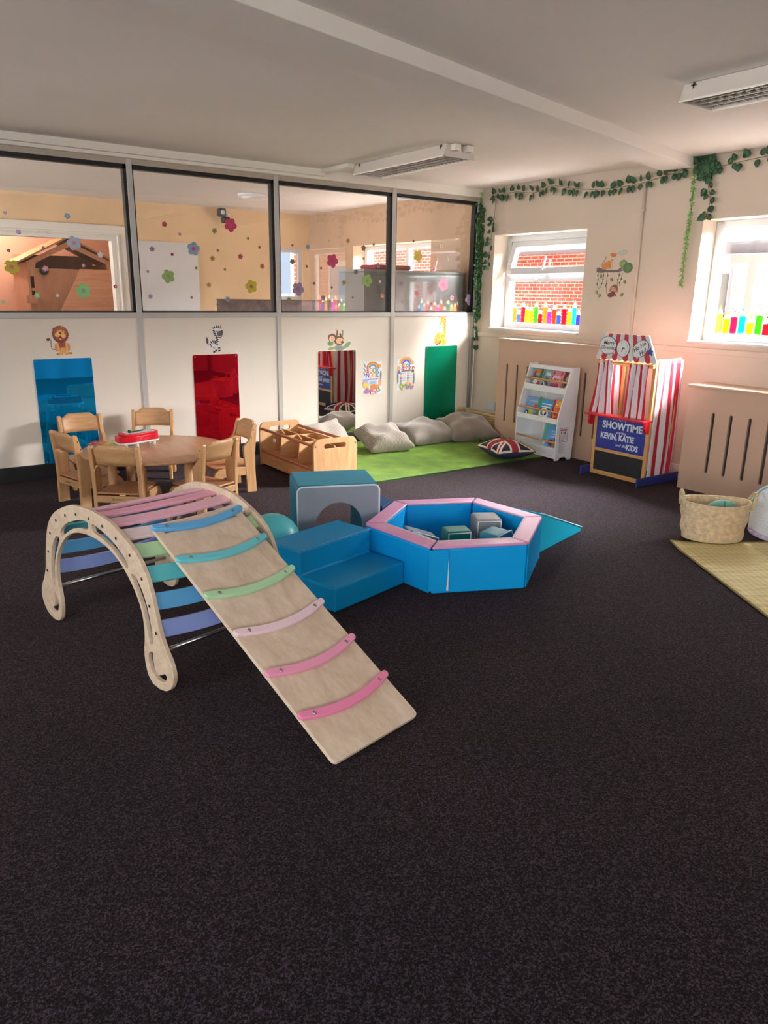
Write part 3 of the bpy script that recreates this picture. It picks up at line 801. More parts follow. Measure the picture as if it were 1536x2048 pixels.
# two-tread steps
VS = M('#088cc4', .45, bump=(10, .08), spec=.2)
s_o = vec2(1.684, 2.783); s_a = vec2(.512, .131).normalized(); s_b = Vector((-s_a.y, s_a.x, 0))
st = thing('foam_steps', 'dark blue two tread foam step block beside the pool', 'soft play steps', s_o+s_a*.26+s_b*.24, math.atan2(s_a.y, s_a.x))
TS = facing(s_o+Vector((0, 0, 0)), s_b, (0, 0, 1))     # profile in (depth, height), swept along +s_a
prof = [(0, .003), (.482, .003), (.482, .252), (.236, .252), (.236, .127), (0, .127)]
MB().prism(prof, 0, .511, TS).build('body', VS, st, bevel=.012, seg=4)
MB().tube([s_o+s_b*.236+s_a*.02+Vector((0, 0, .2535)), s_o+s_b*.236+s_a*.505+Vector((0, 0, .2535))], .0018, 6).tube(
    [s_o+s_b*.234+s_a*.02+Vector((0, 0, .128)), s_o+s_b*.234+s_a*.505+Vector((0, 0, .128))], .0018, 6).build('seam', M('#3fa4d8', .4), st)
# tunnel block
TEALT = M('#2c93b0', .5, bump=(10, .06), spec=.2); TEALS = M('#0885a8', .5, bump=(10, .06), spec=.2); GREYF = M('#98a0ad', .55, bump=(7, .25))
fl_ = Vector((1.925, 3.59, 0)); fr_ = Vector((2.368, 3.412, 0)); tdir = (fr_-fl_); tw = tdir.length; tdir.normalize()
tb = Vector((-tdir.y, tdir.x, 0))
bd = .375
tun = thing('foam_tunnel', 'teal foam tunnel block with grey front and round arch opening', 'soft play block', (fl_+fr_)/2+tb*bd/2, math.atan2(tdir.y, tdir.x))
TT_ = facing(fl_, tdir, (0, 0, 1))                     # z points to -tb (towards the viewer)
HT = .405
def archhole(r, zc, n=16, cx=None):
    cx = tw*.505 if cx is None else cx
    return [(cx+r, 0.0)] + [(cx+r*math.cos(PI*i/n), zc+r*math.sin(PI*i/n)) for i in range(n+1)] + [(cx-r, 0.0)]
def tun_outline(r, zc, inset=0, rad=.03):
    o_ = [p for p in rrect(inset, tw-inset, 0.003, HT-inset, rad, 5) if p[1] > .04]
    # right-bottom, arch, left-bottom
    top = sorted(o_, key=lambda p: 0)
    return [(tw-inset, .003)] + o_ + [(inset, .003)] + archhole(r, zc)[::-1]
body = tun_outline(.134, .172)
MB().prism(body, -bd, -.012, TT_).build('body', TEALS, tun, bevel=.004)
MB().box(.012, tw-.012, HT-.002, HT+.004, -bd+.01, -.02, 0, TT_).build('top_panel', TEALT, tun, bevel=.006)
MB().prism(tun_outline(.134, .172, .004), -.012, 0, TT_).build('front_panel', GREYF, tun, bevel=.004)
pth = [(.004, .003), (.004, .2), (.004, HT-.04)] + [p for p in rrect(.004, tw-.004, .003, HT-.002, .03, 6)[7:14]][::1]
rr = rrect(.004, tw-.004, .003, HT-.002, .032, 6)
tp = [(tw-.004, .003)] + rr[0:7] + rr[7:14] + [(.004, .003)]
MB().tube([TT_ @ Vector((p[0], p[1], .001)) for p in tp], .0055, 8).build('piping', PIPE, tun)
# low block behind the pool and wedge slide on its right
VD = M('#0b4f7d', .5, spec=.2)
q0 = HC+Vector((math.cos(HA[0]), math.sin(HA[0]), 0))*RO; q1 = HC+Vector((math.cos(HA[1]), math.sin(HA[1]), 0))*RO
dd = (q1-q0).normalized(); on = Vector((-dd.y, dd.x, 0)); on = on if on.dot(q0-HC) > 0 else -on
lb = MB().prism([(2.412, 3.447), (2.558, 3.553), (2.575, 3.745), (2.53, 3.765)], .002, .249).build('foam_block', VD, bevel=.008, seg=3)
tag(lb, 'dark blue foam block standing behind the pool next to the tunnel', 'soft play block')
VC = M('#16b2d6', .5, bump=(18, .18), spec=.2)
wa = Vector((.961, .275, 0)).normalized(); wb_ = Vector((-wa.y, wa.x, 0)); w0 = vec2(3.122, 2.868)
we = thing('foam_wedge', 'turquoise foam wedge slide running down from the right of the pool', 'soft play wedge', w0+wa*.3+wb_*.22, math.atan2(wa.y, wa.x))
TWg = facing(w0, wa, (0, 0, 1))
MB().prism([(0, .003), (.578, .003), (.582, .032), (0, .25)], -.44, 0, TWg).build('body', VC, we, bevel=.005)
for z_ in (0, -.44):
    MB().tube([TWg @ Vector((0, .251, z_)), TWg @ Vector((.582, .033, z_))], .004, 6).build('piping', M('#bfe6ee', .45), we)
# foam shapes inside the pool
def fblock(cx, cy, z, sx, sy, sz, rz, mat, label, pipe=None, prism_=None, tilt=0):
    t = thing('foam_shape', label, 'foam block', (cx, cy, z), 0, 'loose foam shapes inside the pool')
    T = Matrix.Translation((cx, cy, z)) @ Matrix.Rotation(rz, 4, 'Z') @ Matrix.Rotation(tilt, 4, 'Y')
    mb = MB()
    if prism_: mb.prism(prism_, -sy/2, sy/2, T @ Matrix.Rotation(PI/2, 4, 'X'))
    else: mb.box(-sx/2, sx/2, -sy/2, sy/2, 0, sz, 0, T)
    mb.build('body', mat, t, bevel=.014, seg=4)
    if pipe:
        if prism_: ring = [T @ Vector((p[0], -sy/2, p[1])) for p in prism_]
        else: ring = [T @ Vector(p) for p in ((-sx/2+.01, -sy/2, .01), (sx/2-.01, -sy/2, .01), (sx/2-.01, -sy/2, sz-.01), (-sx/2+.01, -sy/2, sz-.01))]
        MB().tube(ring, .004, 6, 0, None, True).build('piping', PIPE, t)
    return t
FZ = .032
fblock(2.848, 3.030, FZ, .15, .16, .205, math.radians(-28), M('#8e8f93', .5), 'grey foam cube with white piping, tallest shape in the pool', True)
fblock(2.775, 2.855, FZ, .16, .13, .15, math.radians(12), M('#3a93a8', .48), 'teal house shaped foam block nearest the pool right wall', True, [(-.085, 0), (.085, 0), (.085, .11), (.035, .185), (-.085, .175)])
fblock(2.615, 3.015, FZ, .145, .12, .172, math.radians(-22), M('#0f7d6f', .45), 'green foam block with white side piping in the pool middle', True)
fblock(2.475, 3.095, FZ, .17, .13, .1, math.radians(-35), M('#2d7286', .48), 'dark teal foam wedge lying at the left of the pool', True, [(-.1, 0), (.1, 0), (.09, .07), (-.09, .15)])
fblock(2.535, 3.235, FZ, .16, .12, .1, math.radians(-20), M('#8d949a', .5), 'pale grey foam wedge behind the dark teal wedge', True, [(-.09, 0), (.09, 0), (.09, .08), (-.09, .14)])
fblock(2.535, 2.875, FZ, .17, .11, .10, math.radians(15), M('#3d6fb4', .48), 'blue half round foam arch low by the front pool wall', True, [(-.085, 0), (.085, 0)]+[(.085*math.cos(PI*i/8), .04+.085*math.sin(PI*i/8)) for i in range(9)])

# ------------------------------------------------------------------ teal ball
bc = Vector((1.725, 3.50, .152))
tag(MB().ball(bc, .152, n=36).build('exercise_ball', M('#52bfcb', .38)), 'teal ball on the carpet behind the arch climber', 'ball')

# ------------------------------------------------------------------ table and chairs
TC = Vector((1.64, 5.085, 0))
TABLE = M('#d3a27c', .3, kind='wood', grain=(9, 1.0, 9))
tbl = thing('round_table', 'round wooden children\'s table with the red toy piano on top', 'table', TC)
MB().lathe([(.47, .374), (.492, .379), (.498, .387), (.492, .397), (.482, .400), (.001, .400)], 64, 0, Matrix.Translation(TC)).build('tabletop', TABLE, tbl)
for an in (200, 290, 20, 110):
    a = math.radians(an-4); p = TC+Vector((math.cos(a), math.sin(a), 0))*.35
    lo_ = MB().tube([p+Vector((0, 0, .001)), p+Vector((0, 0, .36))], .030, 16).build('leg', BEECHV, tbl)
    MB().lathe([(.058, .3735), (.055, .362), (.036, .352), (.031, .345)], 20, 0, Matrix.Translation(p)).build('collar', BEECH, lo_)
def make_chair():
    t = thing('childrens_chair', 'x', 'chair')
    post = [(-.155, 0), (-.080, 0), (-.073, .14), (-.058, .33), (-.060, .35), (-.108, .395), (-.138, .505), (-.150, .515), (-.168, .512), (-.172, .50), (-.150, .30), (-.148, .18)]
    rail = [(-.075, .135), (-.075, .200), (.105, .200), (.140, .193), (.165, .172), (.178, .14), (.182, .10), (.182, 0), (.128, 0), (.126, .09), (.118, .118), (.098, .132)]
    TX = lambda x: facing((x, 0, 0), (0, 1, 0), (0, 0, 1))
    for x in (-.163, .137):
        MB().prism(post, 0, .026, TX(x)).build('back_leg', BEECHV, t, local=True, bevel=.004)
    for x in (-.161, .137):
        MB().prism(rail, 0, .024, TX(x)).build('front_leg', BEECHY, t, local=True, bevel=.004)
    # curved backrest
    n = 16
    def bk(u, v, off):
        x = -.138+.276*u; k_ = 1-(2*u-1)**2
        zt = .497+.026*min(1, max(0, (k_-.28)/.35))
        z = .385+(zt-.385)*v
        y = -.118-.034*(z-.385)/.12 - .030*k_ + off
        return (x, y, z)
    mb = MB(); mb.grid(lambda u, v: bk(u, v, -.007), n, 4).grid(lambda u, v: bk(u, v, .007), n, 4)
    for vv in (0, 1): mb.grid(lambda u, v, vv=vv: bk(u, vv, -.007+.014*v), n, 1, smooth=False)
    for uu in (0, 1): mb.grid(lambda u, v, uu=uu: bk(uu, v, -.007+.014*u), 1, 4, smooth=False)
    mb.build('backrest', BEECH, t, local=True)
    seat = [(-.136, -.145), (.136, -.145), (.136, .10)] + [(.136-.02+.02*math.cos(a), .155+.02*math.sin(a)) for a in (0, PI/4, PI/2)] + [(-.116+.02*math.cos(a), .155+.02*math.sin(a)) for a in (PI/2, 3*PI/4, PI)]
    MB().prism(seat, .199, .211).build('seat', M('#cc9468', .4, kind='wood', grain=(12, 1.2, 12)), t, local=True, bevel=.003)
    s_ = MB().box(-.137, .137, -.150, -.130, .145, .19).build('stretcher', BEECH, t, local=True, bevel=.003)
    mk = MB(); TM = facing((0, -.1505, .168), (-1, 0, 0), (0, 0, 1)); TM = facing((0, -.1503, .168), (1, 0, 0), (0, 0, 1))
    mk.fill(ell(-.03, 0, .008, .008), [ell(-.03, 0, .0052, .0052)], 0, .0005, TM)
    for i in range(7): mk.box(-.016+i*.0065, -.012+i*.0065, -.003, .003, 0, .0005, 0, TM)
    mk.build('maker_mark', M('#5b4028', .6), s_, local=True)
    MB().box(-.137, .137, .10, .118, .15, .19).build('stretcher', BEECH, t, local=True, bevel=.003)
    for x in (-.1636, .1631):
        for z_ in (.47, .415):
            MB().tube([(x-.0004, -.14+(.47-z_)*.3, z_), (x+.0004, -.14+(.47-z_)*.3, z_)], .005, 8).build('screw', M('#4a3a2a', .5), t, local=True)
    return t
ch0 = make_chair()
CH = [('A', (1.375, 6.085), (0, -1), 'wooden child chair against the partition in front of the blue mirror'),
      ('B', (1.093, 5.35), (.966, .26), 'wooden child chair at the far left of the round table'),
      ('C', (1.250, 4.715), (.633, .774), 'wooden child chair with its back to the viewer, front left of the table'),
      ('D', (1.885, 4.565), (-.39, .92), 'wooden child chair at the front right of the table beside the arch climber'),
      ('E', (2.366, 5.20), (-1, .03), 'wooden child chair turned sideways at the right by the wooden browser box'),
      ('F', (1.947, 6.085), (-.42, -.90), 'wooden child chair behind the red toy piano near the partition')]
for i, (n_, top, nv, lab) in enumerate(CH):
    o = ch0 if i == 0 else dup(ch0)
    nv = Vector((nv[0], nv[1], 0)).normalized()
    o.rotation_euler = (0, 0, math.atan2(-nv.x, nv.y))
    o.location = Vector((top[0], top[1], 0))+nv*.152
    tag(o, lab, 'chair', 'wooden chairs around the round table')

# toy piano
pc = onZ(283, 884, .40); pc.z = .40
pr = math.radians(-2)
pa = (onZ(316, 878, .43)-onZ(250, 886, .43)); pa.z = 0; pl_ = pa.length; pa.normalize(); pb = Vector((-pa.y, pa.x, 0))
P0 = onZ(283, 886, .43); P0.z = .40; P0 += pb*.05
RED = M('#e5112f', .3); toy = thing('toy_piano', 'red and white toy piano with a green beater on the round table', 'toy', P0, math.atan2(pa.y, pa.x))
TPi = Matrix.Translation(P0) @ Matrix(((pa.x, pb.x, 0, 0), (pa.y, pb.y, 0, 0), (0, 0, 1, 0), (0, 0, 0, 1)))
ol = spl([Vector(p) for p in [(-.155, -.04), (-.13, -.062), (-.06, -.066), (-.02, -.06), (.03, -.045), (.08, -.035), (.125, -.03), (.15, -.01), (.15, .04), (.12, .07), (.0, .075), (-.1, .072), (-.15, .05), (-.155, -.04)]], 4)[:-1]
ol = [(p.x, p.y) for p in ol]
MB().prism(ol, .030, .042, TPi).build('base', WHITE, toy, bevel=.004)
ol2 = [(x*.975, y*.95) for x, y in ol]
MB().prism(ol2, .0425, .082, TPi).build('case', RED, toy, bevel=.005)
ol3 = [(x, y) for x, y in ol2 if x > -.115]
MB().prism(ol3, .0822, .098, TPi).build('case', RED, toy, bevel=.004)
for i in range(8):
    MB().box(-.09+i*.026, -.070+i*.026, -.036+.002*i, .05, .0982, .102, 0, TPi).build('key', M('#f3f0ee', .25), toy, bevel=.002)
for q in ((-.11, -.045), (.11, -.012), (-.11, .05), (.1, .05), (-.03, -.045)):
    MB().tube([TPi @ Vector((q[0], q[1], .0005)), TPi @ Vector((q[0], q[1], .031))], .0125, 12).build('foot', WHITE, toy)
bt = tag(MB().tube([TPi @ Vector((-.06, -.012, .107)), TPi @ Vector((.05, .02, .107))], .004, 8).ball(TPi @ Vector((-.065, -.0135, .113)), .0115).build('beater', M('#0d4a38', .4)),
         'dark green beater lying across the keys of the red toy piano', 'beater')
# song card: striped booklet lying flat
cA, cB, cC, cD = onZ(167, 886, .402), onZ(262, 884, .402), onZ(253, 893, .402), onZ(180, 893.5, .402)
cA = onZ(172, 889, .402); cB = onZ(263, 891, .402)
ca = (cB-cA); cl = ca.length; ca.normalize(); cb = Vector((-ca.y, ca.x, 0))
Tc = Matrix.Translation((cA.x, cA.y, .4004)) @ Matrix(((ca.x, cb.x, 0, 0), (ca.y, cb.y, 0, 0), (0, 0, 1, 0), (0, 0, 0, 1)))
dcl = Decal(Tc); wdt = .15
dcl.sh([(0, 0), (cl, 0), (cl, wdt), (0, wdt)], '#d8c9a8')
for i, c_ in enumerate(('#c23a4a', '#e07f4e', '#e8c94f', '#8fb95c', '#5f6aa8', '#8a6fb0')):
    dcl.sh([(i*cl/6, .002), ((i+1)*cl/6, .002), ((i+1)*cl/6+.0, wdt-.002), (i*cl/6, wdt-.002)], c_)
for i in range(6):
    for j in range(2): dcl.el((i+.3+.4*j)*cl/6, .03+.05*((i+j) % 3), .008, .008, '#f2efe6')
tag(dcl.done('song_card'), 'rainbow striped song card lying on the table left of the toy piano', 'card')
# ------------------------------------------------------------------ wooden browser box
tub = thing('browser_box', 'wooden kinder browser box with handle slots beside the green rug', 'storage box', (2.98, 5.37, 0))
tub['label'] = 'low wooden browser box with handle slots and dividers beside the green rug'
ex0, ex1, hE = 2.782, 3.178, .372
eo = [(ex0+.005, .004), (ex1-.005, .004), (ex1, .25)] + [(ex1-.05+.05*math.cos(a), .30+.072*math.sin(a)) for a in [math.radians(d) for d in (15, 35, 55, 75, 90)]] \
     + [(ex0+.05-.05*math.cos(a), .30+.072*math.sin(a)) for a in [math.radians(d) for d in (90, 75, 55, 35, 15)]] + [(ex0, .25)]
hs_ = rrect(ex0+.095, ex1-.105, .292, .332, .019, 5)
for yy in (4.905, 5.835):
    MB().fill(eo, [hs_], 0, .020, facing((0, yy+.02, 0), (1, 0, 0), (0, 0, 1))).build('end_panel', BEECHV, tub, bevel=.003)
RAILM = M('#b87350', .35, kind='wood', grain=(12, 1.2, 12))
for x_, z_ in ((2.800, .318), (3.160, .318)):
    MB().tube([(x_, 4.926, z_), (x_, 5.834, z_)], .012, 10).build('top_rail', RAILM, tub)
MB().box(2.786, 2.812, 4.926, 5.834, .118, .140).build('shelf_rail', RAILM, tub, bevel=.006)
MB().box(2.792, 2.806, 4.926, 5.834, .02, .118).build('front_board', BEECHY, tub, bevel=.002)
MB().box(3.152, 3.166, 4.926, 5.834, .02, .30).build('back_board', BEECHY, tub, bevel=.002)
MB().box(2.807, 3.151, 4.926, 5.834, .10, .112).build('base_board', BEECHY, tub)
for yy in (5.22, 5.53):
    MB().prism([(2.815, .113), (3.15, .113), (3.15, .30), (2.83, .30)], 0, .009, facing((0, yy, 0), (1, 0, 0), (0, 0, 1))).build('divider', BEECH, tub)
for y0_, y1_ in ((4.927, 5.21), (5.222, 5.52), (5.532, 5.833)):
    MB().prism([(3.13, .115), (3.141, .115), (2.995, .305), (2.984, .305)], 0, y1_-y0_-.02, facing((0, y1_-.01, 0), (1, 0, 0), (0, 0, 1))).build('sloping_board', BEECHY, tub)
for yy, s_ in ((4.9045, 1),):
    for x_ in (2.80, 3.16): MB().tube([(x_, yy+.0005, .318), (x_, yy-.002, .318)], .007, 10).build('screw_cap', M('#7d5038', .4), tub)
tag(MB().rbox(2.85, 5.70, .232, .006, .045, .03, .003).build('paper_scrap', WHITE), 'small white paper scrap inside the wooden browser box', 'paper')

# ------------------------------------------------------------------ green rug and grass
def rug_mat():
    mt = bpy.data.materials.new('green_pile'); mt.use_nodes = True; nt = mt.node_tree; b = nt.nodes['Principled BSDF']
    N = nt.nodes.new; Lk = nt.links.new; tc = N('ShaderNodeTexCoord')
    n1 = N('ShaderNodeTexNoise'); n1.inputs['Scale'].default_value = 5.5; n1.inputs['Detail'].default_value = 5
    n2 = N('ShaderNodeTexNoise'); n2.inputs['Scale'].default_value = 150; n2.inputs['Detail'].default_value = 3
    for n in (n1, n2): Lk(tc.outputs['Object'], n.inputs['Vector'])
    a = N('ShaderNodeMath'); a.operation = 'MULTIPLY_ADD'; a.inputs[1].default_value = .45; Lk(n2.outputs['Fac'], a.inputs[0])
    m2 = N('ShaderNodeMath'); m2.operation = 'MULTIPLY'; m2.inputs[1].default_value = .55; Lk(n1.outputs['Fac'], m2.inputs[0]); Lk(m2.outputs[0], a.inputs[2])
    r = N('ShaderNodeValToRGB'); r.color_ramp.elements[0].position = .34; r.color_ramp.elements[1].position = .66
    r.color_ramp.elements[0].color = lin('#466d00'); r.color_ramp.elements[1].color = lin('#7aa40c')
    Lk(a.outputs[0], r.inputs['Fac']); Lk(r.outputs['Color'], b.inputs['Base Color']); b.inputs['Roughness'].default_value = .95; b.inputs['Sheen Weight'].default_value = .1
    bp = N('ShaderNodeBump'); bp.inputs['Strength'].default_value = .8; bp.inputs['Distance'].default_value = .008
    Lk(n2.outputs['Fac'], bp.inputs['Height']); Lk(bp.outputs['Normal'], b.inputs['Normal']); return mt
RX0, RX1, RY0, RY1 = 3.205, 5.16, 4.765, 6.245
rug = thing('green_rug', 'bright green pile rug in the corner under the grey pillows', 'rug', ((RX0+RX1)/2, (RY0+RY1)/2, 0))
MB().grid(lambda u, v: (RX0+(RX1-RX0)*u, RY0+(RY1-RY0)*v, .0145+.0015*math.sin(u*23+v*7)*math.sin(v*19)), 40, 30).build('pile', rug_mat(), rug)
MB().box(RX0-.003, RX1+.003, RY0-.003, RY1, .001, .009).build('backing', M('#2c4a1d', .9), rug)
random.seed(3)
GR1, GR2 = M('#6f9f35', .7), M('#3f6b25', .7)
gm = MB()
for i in range(420):
    a = random.random()
    if a < .7: x_, y_ = random.uniform(5.16, 5.39), random.uniform(5.10, 5.72)
    else: x_, y_ = random.uniform(5.02, 5.18), random.uniform(5.15, 5.68)
    h_ = random.uniform(.03, .085); dx, dy = random.uniform(-.05, .03), random.uniform(-.04, .04)
    th = random.uniform(0, PI); wx, wy = .003*math.cos(th), .003*math.sin(th)
    p = [Vector((x_, y_, .003)), Vector((x_+dx*.4, y_+dy*.4, h_*.7)), Vector((x_+dx, y_+dy, h_))]
    gm.add([p[0]+Vector((wx, wy, 0)), p[0]-Vector((wx, wy, 0)), p[1]+Vector((wx, wy, 0))*.8, p[1]-Vector((wx, wy, 0))*.8, p[2]],
           [(0, 1, 3, 2), (2, 3, 4)], random.choice((0, 0, 1)))
g_ = gm.build('artificial_grass', [GR1, GR2]); tag(g_, 'tufts of artificial grass between the rug and the radiator cover', 'grass', kind='stuff')

# ------------------------------------------------------------------ pillows
def cushion(name, label, cat, c, rx, rz, hx, hy, th, mats, group=None, seed=1, mfn=None, sag=0, n=44, wr=.012):
    """plump four-cornered cushion centred on c; rx tips it back, rz turns it"""
    T = Matrix.Translation(c) @ Matrix.Rotation(rz, 4, 'Z') @ Matrix.Rotation(rx, 4, 'X')
    rnd = random.Random(seed); ph = [rnd.uniform(0, 6.28) for _ in range(8)]
    def f(u, v, s):
        a, b = 2*u-1, 2*v-1
        pin = 1-.13*(1-abs(a)**2.0)*abs(b)**2 ; pin2 = 1-.13*(1-abs(b)**2)*abs(a)**2
        x = hx*a*pin2; y = hy*b*pin
        k_ = ((1-a*a)*(1-b*b))
        z = s*th*(max(k_, 0)**.42)
        w_ = wr*(math.sin(5*a+ph[0])*math.sin(4*b+ph[1])+.6*math.sin(9*a*b+ph[2])+.5*math.sin(7*b-3*a+ph[3]))*(k_**.3)
        z += w_*(1 if s > 0 else .5) - sag*(1-k_)*(x/hx*.3+.4)
        p = T @ Vector((x, y, z))
        p.z = max(p.z, .019)
        return p
    mb = MB(); 
    mb.grid(lambda u, v: f(u, v, 1), n, n, 0, mfn).grid(lambda u, v: f(u, v, -1), n, n, 1 if mfn else 0)
    o = mb.build(name, mats)
    return tag(o, label, cat, group)
CORD = rib_mat('grey_corduroy', '#9f948a', 24, 'X', .3, .008, .4, amt=.22)
PLUSH = rib_mat('grey_plush', '#958b81', 20, 'DIAGONAL', .1, .006, .6, amt=.06)
CORD1 = rib_mat('grey_corduroy_pale', '#b3a79d', 24, 'DIAGONAL', .35, .008, .4, amt=.28)
G_ = 'grey floor pillows along the partition'
cushion('floor_pillow', 'ribbed grey floor pillow propped up behind the wooden browser box', 'pillow', (3.50, 5.83, .165), math.radians(48), math.radians(24), .25, .20, .085, CORD1, G_, 11)
cushion('floor_pillow', 'ribbed grey floor pillow in front of the clear mirror\'s right edge', 'pillow', (4.06, 5.80, .118), math.radians(17), math.radians(-6), .235, .215, .125, CORD, G_, 5, wr=.018)
cushion('floor_pillow', 'smooth grey floor pillow in the middle below the second book nook poster', 'pillow', (4.66, 5.93, .108), math.radians(12), math.radians(3), .31, .22, .115, PLUSH, G_, 8, wr=.016)
cushion('floor_pillow', 'brownish grey plush floor pillow nearest the corner under the green mirror', 'pillow', (5.14, 5.84, .125), math.radians(14), math.radians(-14), .27, .235, .135, rib_mat('brown_plush', '#988a7f', 16, 'X', .1, .006, .7, amt=.06), G_, 21, wr=.02)
# union flag cushion
def flag(u, v):
    """0 navy, 2 white, 3 red"""
    x, y = (u-.5)*2, (v-.5)*2
    if abs(x) < .16 or abs(y) < .16: return 3
    if abs(x) < .27 or abs(y) < .27: return 2
    d = min(abs(x-y), abs(x+y))/1.414
    if d < .045: return 3
    if d < .15: return 2
    if max(abs(x), abs(y)) > .985: return 2
    return 0
NAVY = M('#262f4d', .8, bump=(120, .2)); CREAMF = M('#e6d5c0', .85, bump=(120, .2)); REDF = M('#9e2035', .8, bump=(120, .2))
cushion('flag_cushion', 'navy cushion with a red and cream union flag lying on the rug edge', 'cushion', (4.80, 4.90, .102), 0, math.radians(75), .205, .195, .085, [NAVY, M('#2d3550', .8, bump=(90, .2)), CREAMF, REDF], None, 2, flag, 0, 120, .004)

# ------------------------------------------------------------------ white bookshelf
th_ = math.radians(4)
SA = Vector((math.sin(th_), math.cos(th_), 0)); SD = Vector((math.cos(th_), -math.sin(th_), 0))
S0 = Vector((5.124, 4.593, 0)); SW = .565
TSh = facing(S0, SD, (0, 0, 1))                     # local x = depth, y = up, z = -SA ; sides swept in -z
WB = M('#eceef2', .42)
shelf = thing('sling_bookshelf', 'x', 'bookshelf', S0+SA*SW/2+SD*.1, -th_)
shelf.name = 'childrens_bookshelf'
tag(shelf, 'white tiered children\'s bookshelf with wooden bars before the tan radiator cover', 'bookshelf')
side = [(0, .004), (.045, .004), (.055, .018), (.075, .03), (.125, .03), (.145, .018), (.155, .004), (.20, .004), (.222, .4), (.226, .841), (.128, .841), (.0, .385)]
for off in (0, -SW+.014):
    sp_ = MB().prism(side, off-.014, off, TSh).build('side_panel', WB, shelf, bevel=.003)
def onsh(d, a, z): return S0+SD*d+SA*a+Vector((0, 0, z))
def shbox(nm, d0, d1, z0, z1, mat=WB, a0=.0145, a1=SW-.0145, bev=.002, par=None):
    T = Matrix(((SD.x, SA.x, 0, S0.x), (SD.y, SA.y, 0, S0.y), (0, 0, 1, 0), (0, 0, 0, 1)))
    return MB().box(d0, d1, a0, a1, z0, z1, 0, T).build(nm, mat, par or shelf, bevel=bev)
shbox('back_panel', .196, .202, .03, .835, M('#e3e6ea', .5))
shbox('top_rail', .128, .196, .80, .835)
shbox('lip_board', .062, .076, .602, .66); shbox('shelf_board', .076, .195, .602, .614)
shbox('lip_board', .002, .016, .338, .385); shbox('shelf_board', .016, .195, .338, .350)
shbox('lip_board', .004, .018, .02, .118); shbox('shelf_board', .018, .195, .105, .118)
shbox('support_strip', .186, .196, .12, .80, WB, .36, .385)
BARM = M('#d99b62', .4)
for d, z in ((.080, .710), (.012, .444), (.006, .170)):
    MB().tube([onsh(d, .0142, z), onsh(d, SW-.0142, z)], .0085, 10).build('wooden_bar', BARM, shelf)
# safety notice on the side
TN = facing(S0-SA*.0003+Vector((0, 0, 0)), SD, (0, 0, 1))
dn = Decal(TN)
dn.sh([(.035, .175), (.135, .175), (.135, .305), (.035, .305)], '#6f7078'); dn.sh([(.039, .179), (.131, .179), (.131, .301), (.039, .301)], '#dfe0e4')
dn.sh([(.046, .280), (.124, .280), (.124, .292), (.046, .292)], '#a32a3a')
dn.el(.06, .262, .006, .012, '#8c2a3c'); dn.el(.082, .262, .005, .01, '#b7b9be'); dn.sh([(.100, .25), (.108, .25), (.108, .274), (.100, .274)], '#24262c'); dn.el(.094, .262, .004, .01, '#3a3c44')
for i in range(7): dn.sh([(.05, .205+i*.006), (.118-.01*(i % 2), .205+i*.006), (.118-.01*(i % 2), .207+i*.006), (.05, .207+i*.006)], '#b9bbc2')
dn.sh([(.055, .188), (.09, .188), (.09, .192), (.055, .192)], '#8d9097')
for i in range(13): dn.sh([(.035, .075+i*.0072), (.118-.012*((i*3) % 4), .075+i*.0072), (.118-.012*((i*3) % 4), .0768+i*.0072), (.035, .0768+i*.0072)], '#a9abb4')
no = dn.done('safety_notice', shelf)
def book(a0, wdt, hgt, d_bot, z, lean, thick, cover, label, art, yaw=0, roll=0):
    """book leaning back on a tier; local x along the cover left->right, y up, z towards the reader"""
    up = (Vector((0, 0, 1))*math.cos(lean)+SD*math.sin(lean)).normalized()
    rt = -SA
    o = onsh(d_bot, a0, z)
    T = facing(o, rt, up) @ Matrix.Rotation(roll, 4, 'Z')
    t = thing('picture_book', label, 'book', o, 0, 'picture books on the white bookshelf')
    MB().box(0, wdt, 0, hgt, -.003, 0, 0, T).box(0, wdt, 0, hgt, -thick, -thick+.003, 0, T).box(0, .003, 0, hgt, -thick+.003, -.003, 0, T).build('cover', M(cover, .3), t)
    MB().box(.0035, wdt-.004, .004, hgt-.004, -thick+.0032, -.0032, 0, T).build('pages', M('#efeadd', .8), t)
    dc = Decal(T); art(dc, wdt, hgt); dc.done('cover_print', t)
def art_lines(dc, x0, x1, y, h, col, n=2, hh=.007):
    for j in range(n):
        x = x0
        while x < x1:
            w_ = random.uniform(.008, .016); dc.sh([(x, y-j*h), (min(x+w_, x1), y-j*h), (min(x+w_, x1), y-j*h+hh), (x, y-j*h+hh)], col); x += w_+.004
def a_jungle(d, w_, h):
    d.el(w_*.45, h*.82, w_*.3, h*.08, '#e0713c'); d.el(w_*.8, h*.75, .02, .05, '#3e6b3f'); d.el(w_*.15, h*.6, .015, .05, '#a03a4a')
    d.tx('JUNGLE', w_*.5, h*.56, .033, '#1f5b53', bold=.0012); d.el(w_*.45, h*.24, .035, .045, '#e8e4de', .4); d.el(w_*.7, h*.2, .02, .045, '#b5303e', -.3); d.el(w_*.2, h*.12, .03, .03, '#6f8fb5')
def a_sea(d, w_, h):
    d.el(w_*.5, h*.8, w_*.32, h*.08, '#d8dccf'); d.tx('SEA', w_*.5, h*.58, .036, '#0f5a6a', bold=.0012)
    d.el(w_*.5, h*.25, w_*.4, h*.2, '#333c40'); d.el(w_*.42, h*.24, .006, .04, '#f0f0f0', .5); d.el(w_*.62, h*.22, .006, .04, '#f0f0f0', .5)
